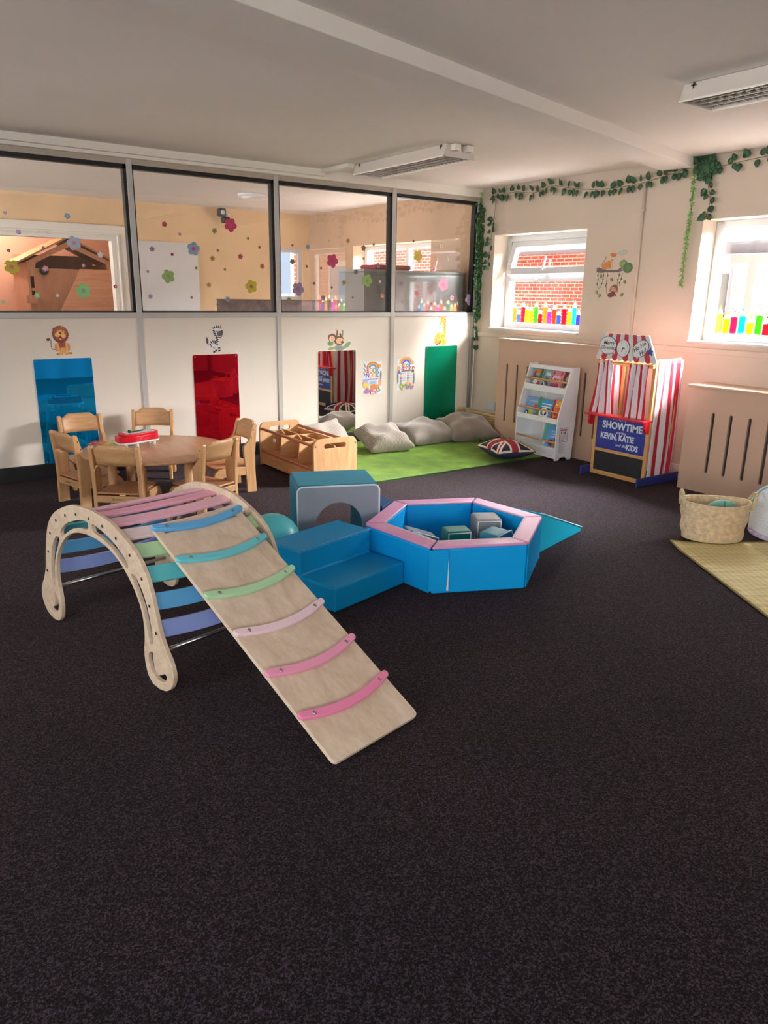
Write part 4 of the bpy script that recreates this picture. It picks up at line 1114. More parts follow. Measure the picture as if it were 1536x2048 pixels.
def a_pets(d, w_, h):
    for x, y in ((.15, .85), (.8, .9), (.85, .6), (.15, .6)): d.el(w_*x, h*y, .013, .017, '#d2364b')
    d.el(w_*.5, h*.62, w_*.36, h*.16, '#e9c5cf'); d.tx('PETS', w_*.5, h*.56, .036, '#a0243c', bold=.0014)
    d.el(w_*.3, h*.2, .03, .04, '#8d4a8c'); d.el(w_*.65, h*.25, .035, .035, '#b33b45'); d.el(w_*.8, h*.1, .015, .03, '#d8c9c0')
def a_mini(d, w_, h):
    d.el(w_*.3, h*.75, .03, .05, '#8a2f3c', .5); d.el(w_*.65, h*.6, .035, .06, '#a9c38c', -.4); d.el(w_*.5, h*.3, .02, .06, '#7b3347', .3); d.el(w_*.7, h*.15, .02, .04, '#e6dfd0')
def a_croc(d, w_, h):
    d.sh([(.012, h-.012), (w_-.03, h-.012), (w_-.03, h-.018), (.012, h-.018)], '#6e8fd0')
    d.el(w_*.66, h*.5, .035, .032, '#e2612c'); d.el(w_*.6, h*.62, .018, .012, '#c34a20'); d.el(w_*.35, h*.22, .04, .028, '#b5cf3f'); d.el(w_*.16, h*.16, .024, .026, '#28403a'); d.el(w_*.14, h*.15, .012, .014, '#dfe6da')
    d.el(w_*.75, h*.12, .038, .024, '#d2303a'); art_lines(d, w_*.2, w_*.8, h*.78, .014, '#d8e2f2', 1)
def a_panda(d, w_, h):
    d.el(w_*.1, h*.85, .02, .05, '#3f9a46'); d.el(w_*.12, h*.2, .025, .04, '#3f9a46')
    art_lines(d, w_*.3, w_*.95, h*.76, .026, '#e9f4fb', 2, .011)
    for s in (-1, 1): d.el(w_*.55+s*.048, h*.48, .021, .02, '#16181c')
    d.el(w_*.55, h*.3, .06, .056, '#f7f7f5')
    for s in (-1, 1): d.el(w_*.55+s*.025, h*.31, .013, .019, '#16181c', s*-.5); d.el(w_*.55+s*.022, h*.33, .003, .004, '#ffffff')
    d.el(w_*.55, h*.24, .009, .006, '#16181c'); d.st([(w_*.55, h*.23), (w_*.55, h*.19)], .003, '#16181c', False)
def a_for(d, w_, h):
    d.sh([(.022, 0), (w_, 0), (w_, h), (.022, h)], '#f0923a')
    d.el(w_*.35, h*.8, .012, .015, '#f3f3ef'); d.el(w_*.35, h*.83, .006, .007, '#22232a'); d.el(w_*.6, h*.85, .02, .016, '#e9c34a')
    for i, c_ in enumerate('FOR'): d.tx(c_, w_*.36+i*.032, h*.58, .036, '#c8202e', bold=.0014)
    d.el(w_*.4, h*.36, .02, .02, '#b52c22'); d.el(w_*.7, h*.3, .02, .026, '#d94f2a'); d.el(w_*.5, h*.12, .02, .02, '#cf3a28')
def a_lowA(d, w_, h):
    d.el(w_*.25, h*.6, .03, .09, '#5db7a2'); d.el(w_*.7, h*.25, .04, .05, '#5a9a3d'); d.el(w_*.8, h*.15, .02, .02, '#e8e24a'); d.el(w_*.3, h*.1, .018, .02, '#eef1e2')
def a_lowB(d, w_, h):
    art_lines(d, w_*.35, w_*.85, h*.72, .024, '#cfe8f6', 3, .010)
    d.el(w_*.4, h*.2, .028, .03, '#b3243a'); d.el(w_*.5, h*.17, .02, .03, '#2b3558'); d.el(w_*.8, h*.15, .03, .035, '#b5814a'); d.el(w_*.85, h*.36, .03, .016, '#5c1f2c')
L_ = SW
book(L_-.045, .135, .205, .098, .6145, .30, .010, '#8fae9d', 'green grey jungle book, leftmost on the top shelf tier', a_jungle, roll=-.06)
book(L_-.185, .105, .195, .096, .6145, .30, .010, '#86a5ab', 'narrow blue grey sea book second from left on the top tier', a_sea, roll=-.12)
book(L_-.285, .150, .20, .100, .6145, .30, .010, '#d98a9c', 'pink pets book on the top tier of the white bookshelf', a_pets, roll=-.10)
book(L_-.425, .115, .205, .112, .6145, .30, .010, '#7d8a5c', 'olive and maroon book, rightmost on the top tier', a_mini, roll=-.05)
book(L_-.035, .22, .185, .060, .3505, .26, .014, '#7fa9e0', 'wide light blue book with an orange animal, left on the middle tier', a_croc)
book(L_-.215, .19, .185, .036, .3505, .26, .014, '#2c9ad6', 'blue panda face book in the centre of the middle tier', a_panda)
book(L_-.405, .125, .20, .050, .3505, .26, .014, '#d62f4a', 'red and orange book at the right of the middle tier', a_for)
book(L_-.30, .15, .20, .062, .1185, .24, .012, '#6fc3c6', 'pale turquoise book on the bottom tier, left of the blue one', a_lowA)
book(L_-.375, .155, .19, .036, .1185, .24, .012, '#2191d6', 'bright blue book at the right end of the bottom tier', a_lowB)

# ------------------------------------------------------------------ puppet theatre
PX = 5.06
TPu = facing((PX, 0, 0), (0, -1, 0), (0, 0, 1))     # u = -y
PY0, PY1 = 3.600, 4.115                              # right, left post
RC, WC = '#b81f38', '#ece9ea'
pt = thing('puppet_theatre', 'red and white striped wooden puppet theatre with showtime sign', 'puppet theatre', (5.2, 3.86, 0))
FR = M('#d9a96d', .45, kind='wood', grain=(12, 12, 1.2)); FRH = M('#d9a96d', .45, kind='wood', grain=(12, 1.2, 12))
for y in (PY0, PY1):
    MB().box(PX-.002, PX+.022, y-.014, y+.014, .006, .99).build('post', FR, pt, bevel=.002)
for z0_, z1_ in ((.006, .042), (.206, .232), (.925, .962)):
    MB().box(PX, PX+.02, PY0+.0145, PY1-.0145, z0_, z1_).build('rail', FRH, pt, bevel=.002)
MB().box(PX+.004, PX+.012, PY0+.0145, PY1-.0145, .0425, .2055).build('chalkboard', M('#23252c', .7, var=(9, .12)), pt)
sg = MB().box(PX+.004, PX+.012, PY0+.0145, PY1-.0145, .2325, .505).build('sign_panel', M('#23379a', .4), pt)
TSg = facing((PX+.0038, 0, 0), (0, -1, 0), (0, 0, 1))
cy_ = -(PY0+PY1)/2
for nm_, tx_, x_, z_, sz_, c_, bo_, sh_, sx_ in (('title_lettering', 'SHOWTIME', cy_+.01, .435, .080, '#dfe9f2', .0028, 0, .95), ('starring_lettering', 'starring', cy_+.005, .385, .032, '#cfdcec', .0004, .3, 1),
        ('names_lettering', 'KEVIN, KATIE', cy_-.03, .342, .067, '#dfe9f2', .0026, 0, .84), ('small_lettering', 'and the', cy_+.015, .282, .036, '#cfdcec', .0007, .3, 1), ('kids_lettering', 'KIDS', cy_+.125, .277, .062, '#dfe9f2', .0024, 0, .88)):
    dw = Decal(TSg); dw.tx(tx_, x_, z_, sz_, c_, bold=bo_, shear=sh_, sx=sx_); dw.done(nm_, sg)
du = Decal(TSg)
random.seed(12)
for i in range(46):
    x, z = random.uniform(cy_-.235, cy_+.235), random.uniform(.24, .50)
    if (abs(z-.43) < .04 or abs(z-.34) < .03) and abs(x-cy_) < .19: continue
    du.el(x, z, .0016, .0016, '#b9c9ea', n=6)
for i in range(9): du.el(cy_-.08+i*.015, .487+.004*math.sin(i*2.1), .004, .003, '#c2d2ee', n=8)
du.done('star_dots', sg)
# counter with brackets
MB().box(PX-.085, PX+.03, PY0-.018, PY1+.085-.018, .508, .524).build('counter', M('#d0142b', .35), pt, bevel=.004)
for y in (PY0-.004, PY1+.03):
    MB().prism([(PX-.001, .507), (PX-.058, .507), (PX-.058, .46), (PX-.045, .425), (PX-.001, .415)], -.012, .012, facing((0, y, 0), (1, 0, 0), (0, 0, 1))).build('bracket', M('#d0142b', .35), pt, bevel=.003)
# awning: scalloped board
zb, zt = .985, 1.171
n = 11
yBL, yBR, yTL, yTR = 4.158, 3.578, 4.085, 3.668
def ay(i, z):
    f = (z-zb)/(zt-zb); l_ = yBL+(yTL-yBL)*f; r_ = yBR+(yTR-yBR)*f
    return l_+(r_-l_)*i/n
TAw = facing((PX-.012, 0, 0), (0, -1, 0), (0, 0, 1))
ab = MB()
for i in range(n):
    a, b = -ay(i, zb), -ay(i+1, zb); c_, d_ = -ay(i, zt), -ay(i+1, zt)
    mid, rad = (a+b)/2, (b-a)/2
    poly = [(d_, zt), (c_, zt), (a, zb)] + [(mid-rad*math.cos(t), zb-.024*math.sin(t)) for t in [PI*k_/8 for k_ in range(1, 8)]] + [(b, zb)]
    ab.prism(poly, 0, .009, TAw, 0 if i % 2 == 0 else 1)
ao = ab.build('awning', [M('#d3d1d2', .4), M(RC, .4)], pt)
T9 = TAw @ Matrix.Translation((0, 0, .0092))
def awn_disc(nm, u, z, a, b, col, par, w0=0, w1=.004, rot=0, edge=None):
    mb = MB(); mats_ = [M(col, .4)]
    if edge:
        mats_.append(M(edge, .4)); mb.prism(ell(u, z, a, b, 32, rot), w0, w1, T9, 1).prism(ell(u, z, a*.945, b*.94, 32, rot), w0, w1+.0006, T9, 0)
    else: mb.prism(ell(u, z, a, b, 32, rot), w0, w1, T9)
    return mb.build(nm, mats_, par)
b1_ = awn_disc('speech_bubble', -4.045, 1.078, .085, .072, '#dcdedf', ao, edge='#5a5d63')
MB().prism([(-4.0, 1.028), (-3.975, 1.04), (-3.972, 1.012)], 0, .004, T9).build('bubble_tail', M('#dcdedf', .4), ao)
T10 = Decal(T9 @ Matrix.Translation((0, 0, .0044)))
T10.tx('Merry', -4.037, 1.098, .044, '#2d2f38', shear=.28, bold=.0006); T10.tx('Christmas', -4.043, 1.058, .040, '#2d2f38', shear=.28, bold=.0005, sx=.88)
T10.done('bubble_lettering', b1_)
b2_ = awn_disc('speech_bubble', -3.732, 1.068, .084, .058, '#dcdedf', ao, rot=math.radians(38), edge='#5a5d63')
MB().prism([(-3.765, 1.01), (-3.74, 1.02), (-3.755, .985)], 0, .004, T9).build('bubble_tail', M('#dcdedf', .4), ao)
T11 = Decal(T9 @ Matrix.Translation((0, 0, .0044)))
T11.tx('Ho Ho', -3.742, 1.082, .044, '#2d2f38', rot=math.radians(32), shear=.28, bold=.0008); T11.tx('Ho!', -3.708, 1.045, .044, '#2d2f38', rot=math.radians(32), shear=.28, bold=.0008)
T11.done('bubble_lettering', b2_)
ck = awn_disc('clock_face', -3.893, 1.063, .062, .068, '#dddfe0', ao, w1=.006, edge='#b0152e')
dk = Decal(T9 @ Matrix.Translation((0, 0, .0068)))
for i in range(12):
    a_ = PI*i/6; dk.el(-3.893+.044*math.cos(a_), 1.063+.049*math.sin(a_), .0028, .0028, '#6d6f78', n=8)
dk.sh(stroke([(-3.893, 1.066), (-3.873, 1.060)], .006), '#33353e'); dk.sh(stroke([(-3.893, 1.064), (-3.904, 1.035)], .006), '#a3223a'); dk.el(-3.893, 1.064, .006, .006, '#33353e')
dk.done('clock_hands', ck)
stp = [(-3.643+(.036 if i % 2 == 0 else .016)*math.sin(PI*i/5), 1.052+(.036 if i % 2 == 0 else .016)*math.cos(PI*i/5)) for i in range(10)]
MB().prism(stp, 0, .004, T9).build('star', M('#2b3a86', .4), ao)
# curtains
def curtain(nm, top, bot, z1_, z0_, x_, folds, stripes, amp, par, ph=0, phase=0, sweep=None):
    def f(u, v):
        z = z1_+(z0_-z1_)*v
        k_ = min(1, v*1.0)
        l_ = top[0]+(bot[0]-top[0])*(sweep(v) if sweep else v); r_ = top[1]+(bot[1]-top[1])*(sweep(v) if sweep else v)
        am = amp*(.55 if v < .09 else 1.0)
        y = l_+(r_-l_)*u + .006*math.sin(u*folds*2*PI*.5+v*3+ph)
        x = x_+am*math.sin(u*folds*2*PI+ph+.8*v)+.3*am*math.sin(u*folds*4.4+v*6)
        return (x, y, z)
    return MB().grid(f, stripes*10, 30, 0, lambda u, v: int(u*stripes+phase) % 2).build(nm, [M('#e9dfe4', .85, bump=(160, .1)), M('#c51a38', .85, bump=(160, .1))], par, solid=.002)
sw = lambda v: max(0, (v-.25)/.75)**1.6
curtain('curtain', (4.122, 3.985), (4.185, 3.952), .962, .526, PX-.028, 3.2, 6, .011, pt, 0.4, 1, sw)
curtain('curtain', (3.812, 3.628), (3.838, 3.618), .955, .526, PX-.030, 3.6, 7, .011, pt, 1.2, 1)
MB().tube([(PX-.026, PY0-.012, .948), (PX-.026, PY1+.012, .948)], .006, 8).build('curtain_rail', FRH, pt)
for y in (PY0+.004, PY1-.004): MB().box(PX-.034, PX-.002, y-.012, y+.012, .93, .956).build('rail_block', FRH, pt, bevel=.002)
# wings
for y, sgn in ((PY0-.002, -1), (PY1+.002, 1)):
    MB().box(5.352, 5.374, y-.012, y+.012, .07, 1.0).build('wing_post', FR, pt, bevel=.002)
    MB().box(PX+.03, 5.351, y-.010, y+.010, .972, .996).build('wing_rail', FRH, pt, bevel=.002)
    def fw(u, v, y=y, sgn=sgn):
        x = PX+.026+(.322)*u + .03*math.sin(v*2.4+.3)*math.sin(PI*u)+.012*math.sin(v*5+u*6)*math.sin(PI*u); z = .985-.935*v
        return (x-.0*v, y+sgn*(.014+.008*math.sin(u*5*PI+.6*v)+.004*math.sin(u*11+v*5)), z)
    MB().grid(fw, 70, 30, 0, lambda u, v: int(u*7) % 2).build('wing_cloth', [M('#ddd6da', .85, bump=(160, .1)), M('#c02038', .85, bump=(160, .1))], pt, solid=.002)
    fo = MB().box(4.955, 5.49 if sgn < 0 else 5.38, y-.034 if sgn < 0 else y+.016, y-.016 if sgn < 0 else y+.034, .001, .07).build('foot', M('#2a3c86', .45), pt, bevel=.003)
    for x_ in (5.0,): MB().tube([(x_, y+sgn*.0335, .035), (x_, y+sgn*.036, .035)], .007, 10).build('bolt', STEEL, fo)

# ------------------------------------------------------------------ straw mat, wicker basket, doll crib
def straw_mat():
    mt = bpy.data.materials.new('straw'); mt.use_nodes = True; nt = mt.node_tree; b = nt.nodes['Principled BSDF']
    N = nt.nodes.new; Lk = nt.links.new; tc = N('ShaderNodeTexCoord')
    wv = N('ShaderNodeTexWave'); wv.bands_direction = 'X'; wv.inputs['Scale'].default_value = 26; wv.inputs['Distortion'].default_value = 1.5
    w2 = N('ShaderNodeTexWave'); w2.bands_direction = 'Y'; w2.inputs['Scale'].default_value = 9; w2.inputs['Distortion'].default_value = .4
    ns = N('ShaderNodeTexNoise'); ns.inputs['Scale'].default_value = 7; ns.inputs['Detail'].default_value = 6
    mp = N('ShaderNodeMapping'); mp.inputs['Scale'].default_value = (6, .6, 1); Lk(tc.outputs['Object'], mp.inputs[0]); Lk(mp.outputs[0], ns.inputs['Vector'])
    for n in (wv, w2): Lk(tc.outputs['Object'], n.inputs['Vector'])
    a = N('ShaderNodeMath'); a.operation = 'MULTIPLY_ADD'; a.inputs[1].default_value = .25; Lk(wv.outputs['Fac'], a.inputs[0])
    c_ = N('ShaderNodeMath'); c_.operation = 'MULTIPLY_ADD'; c_.inputs[1].default_value = .12; Lk(w2.outputs['Fac'], c_.inputs[0]); Lk(a.outputs[0], c_.inputs[2])
    m2 = N('ShaderNodeMath'); m2.operation = 'MULTIPLY'; m2.inputs[1].default_value = .65; Lk(ns.outputs['Fac'], m2.inputs[0]); Lk(m2.outputs[0], a.inputs[2])
    r = N('ShaderNodeValToRGB'); r.color_ramp.elements[0].position = .2; r.color_ramp.elements[1].position = .62
    r.color_ramp.elements[0].color = lin('#b5a055'); r.color_ramp.elements[1].color = lin('#efe0a8')
    Lk(c_.outputs[0], r.inputs['Fac']); Lk(r.outputs['Color'], b.inputs['Base Color']); b.inputs['Roughness'].default_value = .7
    bp = N('ShaderNodeBump'); bp.inputs['Strength'].default_value = .5; bp.inputs['Distance'].default_value = .004
    Lk(wv.outputs['Fac'], bp.inputs['Height']); Lk(bp.outputs['Normal'], b.inputs['Normal']); return mt
ma = Vector((-.525, -.851, 0)); mb_ = Vector((.851, -.525, 0)); MC = Vector((3.958, 2.562, 0))
sm = thing('straw_mat', 'woven straw floor mat at the right edge under the wicker basket', 'mat', MC+ma*.6+mb_*.9, math.atan2(ma.y, ma.x))
def mz(u, v): return .007+.016*max(0, 1-(u*1.2/.10))*max(0, 1-(v*1.8/.12))
MB().grid(lambda u, v: MC+ma*(1.25*u)+mb_*(1.8*v)+Vector((0, 0, mz(u, v))), 40, 40).build('weave', straw_mat(), sm, solid=.005)
ed = [MC+ma*(1.25*i/20)+Vector((0, 0, mz(i/20, 0)+.001)) for i in range(21)]
MB().tube(ed, .0055, 6).build('edge_binding', M('#8d7c48', .8), sm)
MB().tube([MC+mb_*(1.8*i/20)+Vector((0, 0, mz(0, i/20)+.001)) for i in range(21)], .0055, 6).build('edge_binding', M('#8d7c48', .8), sm)
# basket
BA = Vector((.745, -.667, 0)).normalized(); BB = Vector((-BA.y, BA.x, 0)); BC0 = Vector((4.247, 2.475, 0))
TBk = Matrix(((BA.x, BB.x, 0, BC0.x), (BA.y, BB.y, 0, BC0.y), (0, 0, 1, .012), (0, 0, 0, 1)))
WICK = M('#e2c8a4', .75, bump=(120, .5), var=(38, .22))
bk = thing('wicker_basket', 'coiled wicker basket with two handles on the straw mat', 'basket', BC0+Vector((0, 0, .012)), math.atan2(BA.y, BA.x))
NR = 23; BH = .232
prof = [(.001, .004)]
def bw(z): return .174+.030*(z/BH)**.8 - .004*math.cos(z*40)*0
for i in range(NR):
    for k_ in range(5):
        t = k_/5; z = .004+BH*(i+t)/NR; prof.append((bw(z)+.0042*math.sin(PI*t), z))
inn = []
for i in range(NR, 0, -1):
    for k_ in range(3):
        z = .004+BH*(i-k_/3)/NR; inn.append((bw(z)-.010-.003*math.sin(PI*k_/3), z))
def droop(mb):
    for i in range(len(mb.v)):
        p = TBk.inverted() @ mb.v[i]; f = max(0, p.z/BH)
        p.z += f*(.010*(p.x/.2)**2 - .006); p.x += .004*math.sin(p.z*60+p.y*9); mb.v[i] = TBk @ p
    return mb
bo = droop(MB().lathe(prof+[(bw(BH)-.003, BH+.006)]+inn+[(.001, .012)], 72, 0, TBk, 1.0, .70)).build('body', WICK, bk)
rim = [TBk @ Vector((bw(BH)*math.cos(a), .70*bw(BH)*math.sin(a), BH+.004+.010*math.cos(a)**2)) for a in [2*PI*i/48 for i in range(48)]]
MB().tube(rim, .0065, 8, 0, None, True).build('rim', WICK, bk)
for s in (-1, 1):
    hp = []
    for i in range(15):
        a = PI*i/14
        hp.append(TBk @ Vector((s*(.198+.030*math.sin(a)*(1 if s > 0 else .35)+(.0)), .048*math.cos(a), BH-.03+.098*math.sin(a)**.8)))
    mbh = MB().tube(hp, .0085, 8)
    for i in range(1, 14):
        mbh.tube([hp[i]-(hp[i+1]-hp[i-1])*.12, hp[i]+(hp[i+1]-hp[i-1])*.12], .0105, 8)
    mbh.build('handle', M('#d9c7a0', .75, bump=(150, .5)), bk)
# soft teal toy inside the basket
lt = thing('leaf_cushion', 'pale teal leaf shaped soft toy poking out of the wicker basket', 'soft toy', BC0+BA*.06+Vector((0, 0, .03)))
cT = BC0+BA*.055+BB*-.02
TL = facing(cT+Vector((0, 0, .03)), BA, (BB*.35+Vector((0, 0, 1))))
lo_ = [(-.115, 0), (-.115, .10), (-.105, .165), (-.07, .205), (-.02, .225), (.03, .226), (.075, .21), (.10, .17), (.112, .10), (.112, 0)]
lo_ = [tuple(p) for p in spl([Vector(p) for p in lo_], 4)]
MB().prism(lo_, -.016, .016, TL, smooth=True).build('body', M('#7fc0b8', .85, bump=(60, .3)), lt, bevel=.012, seg=3)
MB().tube([TL @ Vector((x, y, 0)) for x, y in lo_], .004, 6).build('piping', M('#d6ece6', .8), lt)
MB().box(.006, .012, .0, .222, .0155, .0185, 0, TL).build('seam', M('#3f8d88', .8), lt)
# crib
CD = Vector((.10, -.995, 0)).normalized(); CN = Vector((-.995, -.10, 0))
cr0 = Vector((4.505, 2.40, 0))
crib = thing('dolls_crib', 'white spotted wooden doll\'s crib with a heart cut-out behind the basket', 'doll\'s crib', cr0+CD*.17-CN*.2, math.atan2(CD.y, CD.x))
CRW, CRH = .34, .375
TCr = facing(cr0, CD, (0, 0, 1))
def crib_out():
    o_ = [(CRW-.012, .05)] + [(CRW*.985, .2)] + [(CRW/2+CRW/2*math.cos(a), .205+.17*math.sin(a)) for a in [PI*i/20 for i in range(21)]] + [(CRW*.015, .2), (.012, .05)]
    return o_ + [(CRW/2-(CRW/2-.014)*math.cos(PI*i/16), .05-.046*math.sin(PI*i/16)) for i in range(1, 16)]
CRM = M('#e3e8f0', .45)
def heart(cx, cy, s):
    o_ = []
    for i in range(28):
        t = 2*PI*i/28; o_.append((cx+s*.062*16*math.sin(t)**3, cy+s*.062*(13*math.cos(t)-5*math.cos(2*t)-2*math.cos(3*t)-math.cos(4*t))))
    return o_
for off in (0, -.40):
    co = MB().fill(crib_out(), [heart(CRW*.53, .268, .030)], off-.012, off, TCr).build('end_panel', CRM, crib, bevel=.002)
    if off == 0:
        MB().prism(heart(CRW*.53, .268, .0285), -.010, -.005, TCr).build('heart_inset', M('#b0714f', .6), crib)
        dc = Decal(TCr)
        arc = [(CRW/2+(CRW/2-.013)*math.cos(a), .205+.157*math.sin(a)) for a in [PI*i/24 for i in range(25)]]
        dc.sh(stroke([Vector(p) for p in arc], .012), '#7fb9c2')
        arc2 = [(CRW/2-(CRW/2-.022)*math.cos(PI*i/16), .064-.046*math.sin(PI*i/16)) for i in range(17)]
        dc.sh(stroke([Vector(p) for p in arc2], .030), '#cbb8d8')
        for i in range(2, 15, 2): dc.sh(heart(arc2[i][0], arc2[i][1], .0085), '#efe6f2')
        random.seed(5)
        for i in range(14):
            for j in range(12):
                x, y = .03+i*.0225+(j % 2)*.011+random.uniform(-.004, .004), .075+j*.023+random.uniform(-.004, .004)
                if (x-CRW/2)**2/.135**2+max(0, y-.205)**2/.13**2 > 1 or y < .105-.046*math.sin(PI*x/CRW) or ((x-CRW*.53)**2+(y-.268)**2) < .035**2: continue
                dc.el(x, y, .0018, .0018, '#b4c4c9', n=8)
        dc.done('printed_dots', co)
for d_ in (.02, CRW-.02):
    for z_ in (.09, .22):
        p = cr0+CD*d_-CN*.013+Vector((0, 0, z_)); q = cr0+CD*d_-CN*.398+Vector((0, 0, z_))
        MB().tube([p, q], .010, 8).build('side_rail', CRM, crib)
    for i in range(9):
        p = cr0+CD*d_-CN*(.04+i*.042)+Vector((0, 0, .09)); MB().tube([p, p+Vector((0, 0, .13))], .005, 6).build('spindle', CRM, crib)
MB().prism([tuple((cr0+CD*a-CN*b).xy) for a, b in ((.02, .013), (CRW-.02, .013), (CRW-.02, .398), (.02, .398))], .08, .092).build('base_board', CRM, crib)
# ------------------------------------------------------------------ animal wall stickers on the partition
def sticker(px0, py0, scale, k, y=YB):
    """drawing board: pixel-like units (right, up) about an anchor on the partition"""
    p = onY(px0, py0, y); d = Decal(wallB(p.x, p.z, y)); d.k = k; return d
# scale of the partition there: metres per picture pixel
def mpp(px, py): return (onY(px+1, py, YB)-onY(px, py, YB)).length
# lion (units: zoomed px; 1536 zoom px = 90 picture px), y up from the paws
kz = mpp(122, 680)*90/1536
d = sticker(125, 711, 1, kz)
OX, OY = 770, 1385
P_ = lambda x, y: (x-OX, OY-y)
def E_(x, y, a, b, h, rot=0): d.el(x-OX, OY-y, a, b, h, rot)
d.sh([P_(*q) for q in ((445, 850), (600, 1300), (580, 1390), (1110, 1340), (1060, 1230), (1060, 980), (960, 900), (1080, 650), (1040, 470), (900, 350), (770, 320), (600, 360), (450, 560), (470, 760))], '#f1e4d6')
d.st([P_(*q) for q in ((560, 1170), (470, 1160), (420, 1080), (420, 960), (430, 860), (400, 810))], 22, '#8a5a4c'); E_(345, 810, 75, 48, '#7d3f37', .1)
E_(605, 1090, 75, 150, '#e59a5d'); E_(990, 1090, 75, 150, '#e59a5d'); E_(795, 1080, 190, 230, '#d98452'); E_(800, 1000, 130, 110, '#a85e4b'); E_(810, 1200, 90, 100, '#f1b067')
d.st([P_(630, 950), P_(680, 1260)], 70, '#f3bc7d', False); d.st([P_(945, 940), P_(945, 1240)], 70, '#f3bc7d', False)
E_(640, 1330, 70, 45, '#c47448'); E_(1060, 1310, 60, 42, '#c98a52'); E_(730, 1310, 90, 68, '#f2bd7c'); E_(935, 1310, 90, 68, '#f2bd7c')
for x in (690, 730, 770, 895, 935, 975): d.st([P_(x, 1300), P_(x, 1365)], 9, '#b06a42', False)
mane = [(770+290*(1+.045*((i*7) % 3-1))*math.cos(2*PI*i/40), OY-630-OY+0) for i in range(2)]
pts = []
for i in range(48):
    a = 2*PI*i/48; r = 1+.06*(i % 2)+.03*math.sin(i*2.3); pts.append((765-OX+272*r*math.cos(a), OY-635+292*r*math.sin(a)))
d.sh(pts, '#8c4a40'); E_(770, 600, 235, 245, '#b3603f'); E_(800, 520, 150, 150, '#b9673f')
E_(785, 560, 130, 90, '#efb977'); E_(665, 645, 90, 80, '#f6c781'); E_(860, 680, 92, 82, '#f6c781')
d.st([P_(680, 500), P_(710, 480), P_(730, 520)], 14, '#5a2c24'); d.st([P_(820, 540), P_(845, 510), P_(870, 545)], 14, '#5a2c24')
E_(768, 590, 48, 24, '#5a2c24', -.3); E_(755, 765, 62, 62, '#8e2f33'); E_(755, 790, 42, 34, '#f0a7a0'); E_(560, 440, 40, 35, '#8c4a40')
tag(d.done('lion_sticker'), 'brown maned cartoon lion wall sticker above the blue mirror', 'wall sticker')
# zebra
kz = mpp(430, 680)*70/1536
d = sticker(429, 706, 1, kz); OX, OY = 640, 1440
d.st([P_(460, 1110), P_(400, 1105), P_(360, 1060)], 20, '#5a5456'); E_(345, 940, 55, 130, '#5a5456', .1); d.sh([P_(330, 770), P_(390, 880), P_(310, 880)], '#5a5456')
E_(640, 1090, 190, 150, '#e9e4e6'); d.sh([P_(*q) for q in ((640, 520), (760, 480), (880, 1050), (720, 1120), (720, 840))], '#e9e4e6')
E_(760, 540, 165, 200, '#efecec'); d.sh([P_(560, 390), P_(690, 410), P_(660, 530)], '#b78b8e'); d.sh([P_(960, 300), P_(1000, 430), P_(910, 470)], '#b78b8e')
for q in ((600, 1240, 50, 130, .3), (700, 1250, 45, 110, -.1), (800, 1190, 55, 90, .5)): E_(q[0], q[1], q[2], q[3], '#e6e1e4', q[4])
BK = '#332d2f'
for q in ((690, 400, 20, 55, .5), (770, 380, 24, 65, 0), (860, 390, 24, 62, -.4), (650, 550, 70, 26, -.5), (680, 640, 75, 26, -.35), (720, 720, 60, 26, -.3), (770, 800, 60, 26, -.2), (790, 880, 75, 24, -.6), (780, 950, 85, 24, -.7), (740, 1000, 70, 22, -.8), (600, 980, 22, 75, .5), (520, 1010, 22, 70, .6), (680, 1010, 20, 80, .1), (470, 1080, 50, 20, -.7), (510, 1160, 40, 18, -.7), (760, 1090, 60, 20, -.4), (620, 1230, 40, 14, -.5)):
    E_(q[0], q[1], q[2], q[3], BK, q[4])
E_(910, 660, 130, 115, '#6a6466'); E_(1000, 590, 45, 70, '#4c4748'); d.st([P_(840, 790), P_(920, 815), P_(990, 770)], 30, '#4c4244'); E_(910, 785, 45, 14, '#f0e6e0')
E_(785, 570, 22, 30, BK)
for x, y in ((625, 1395), (715, 1340), (855, 1345), (850, 1240)): E_(x, y, 50, 32, BK, .2)
tag(d.done('zebra_sticker'), 'black and white cartoon zebra wall sticker above the red mirror', 'wall sticker')
# monkey with leaves (1536 zoom px = 280 picture px)
kz = mpp(680, 690)*280/1536
d = sticker(671, 688, 1, kz); OX, OY = 170, 370
d.el(-55, 5, 32, 22, '#7fa35a'); d.el(40, -38, 60, 24, '#8fa193', -.05); d.el(-40, -40, 45, 14, '#9fb08e', .15); d.el(128, -12, 45, 20, '#8fae7c', .6)
d.st([(70, 40), (80, 110), (65, 130)], 7, '#5f4433'); d.el(40, 30, 55, 42, '#84583f'); d.el(45, 28, 40, 30, '#f0c3a1'); d.el(-35, 55, 44, 40, '#84583f'); d.el(-65, 70, 16, 15, '#84583f'); d.el(-38, 48, 32, 28, '#f3cbaa')
d.st([(10, 60), (20, 115), (10, 130)], 14, '#84583f'); d.st([(60, 55), (48, 95)], 20, '#84583f'); d.st([(60, 10), (85, 30)], 20, '#84583f', False); d.el(88, 34, 12, 12, '#f0c3a1'); d.el(12, 130, 12, 9, '#f0c3a1')
d.st([(-45, 60), (-36, 60)], 5, '#3a2a20', False); d.st([(-28, 56), (-20, 56)], 5, '#3a2a20', False); d.st([(-45, 42), (-35, 36), (-25, 42)], 4, '#9a4a3a')
tag(d.done('monkey_sticker'), 'reclining cartoon monkey wall sticker with leaves above the clear mirror', 'wall sticker')
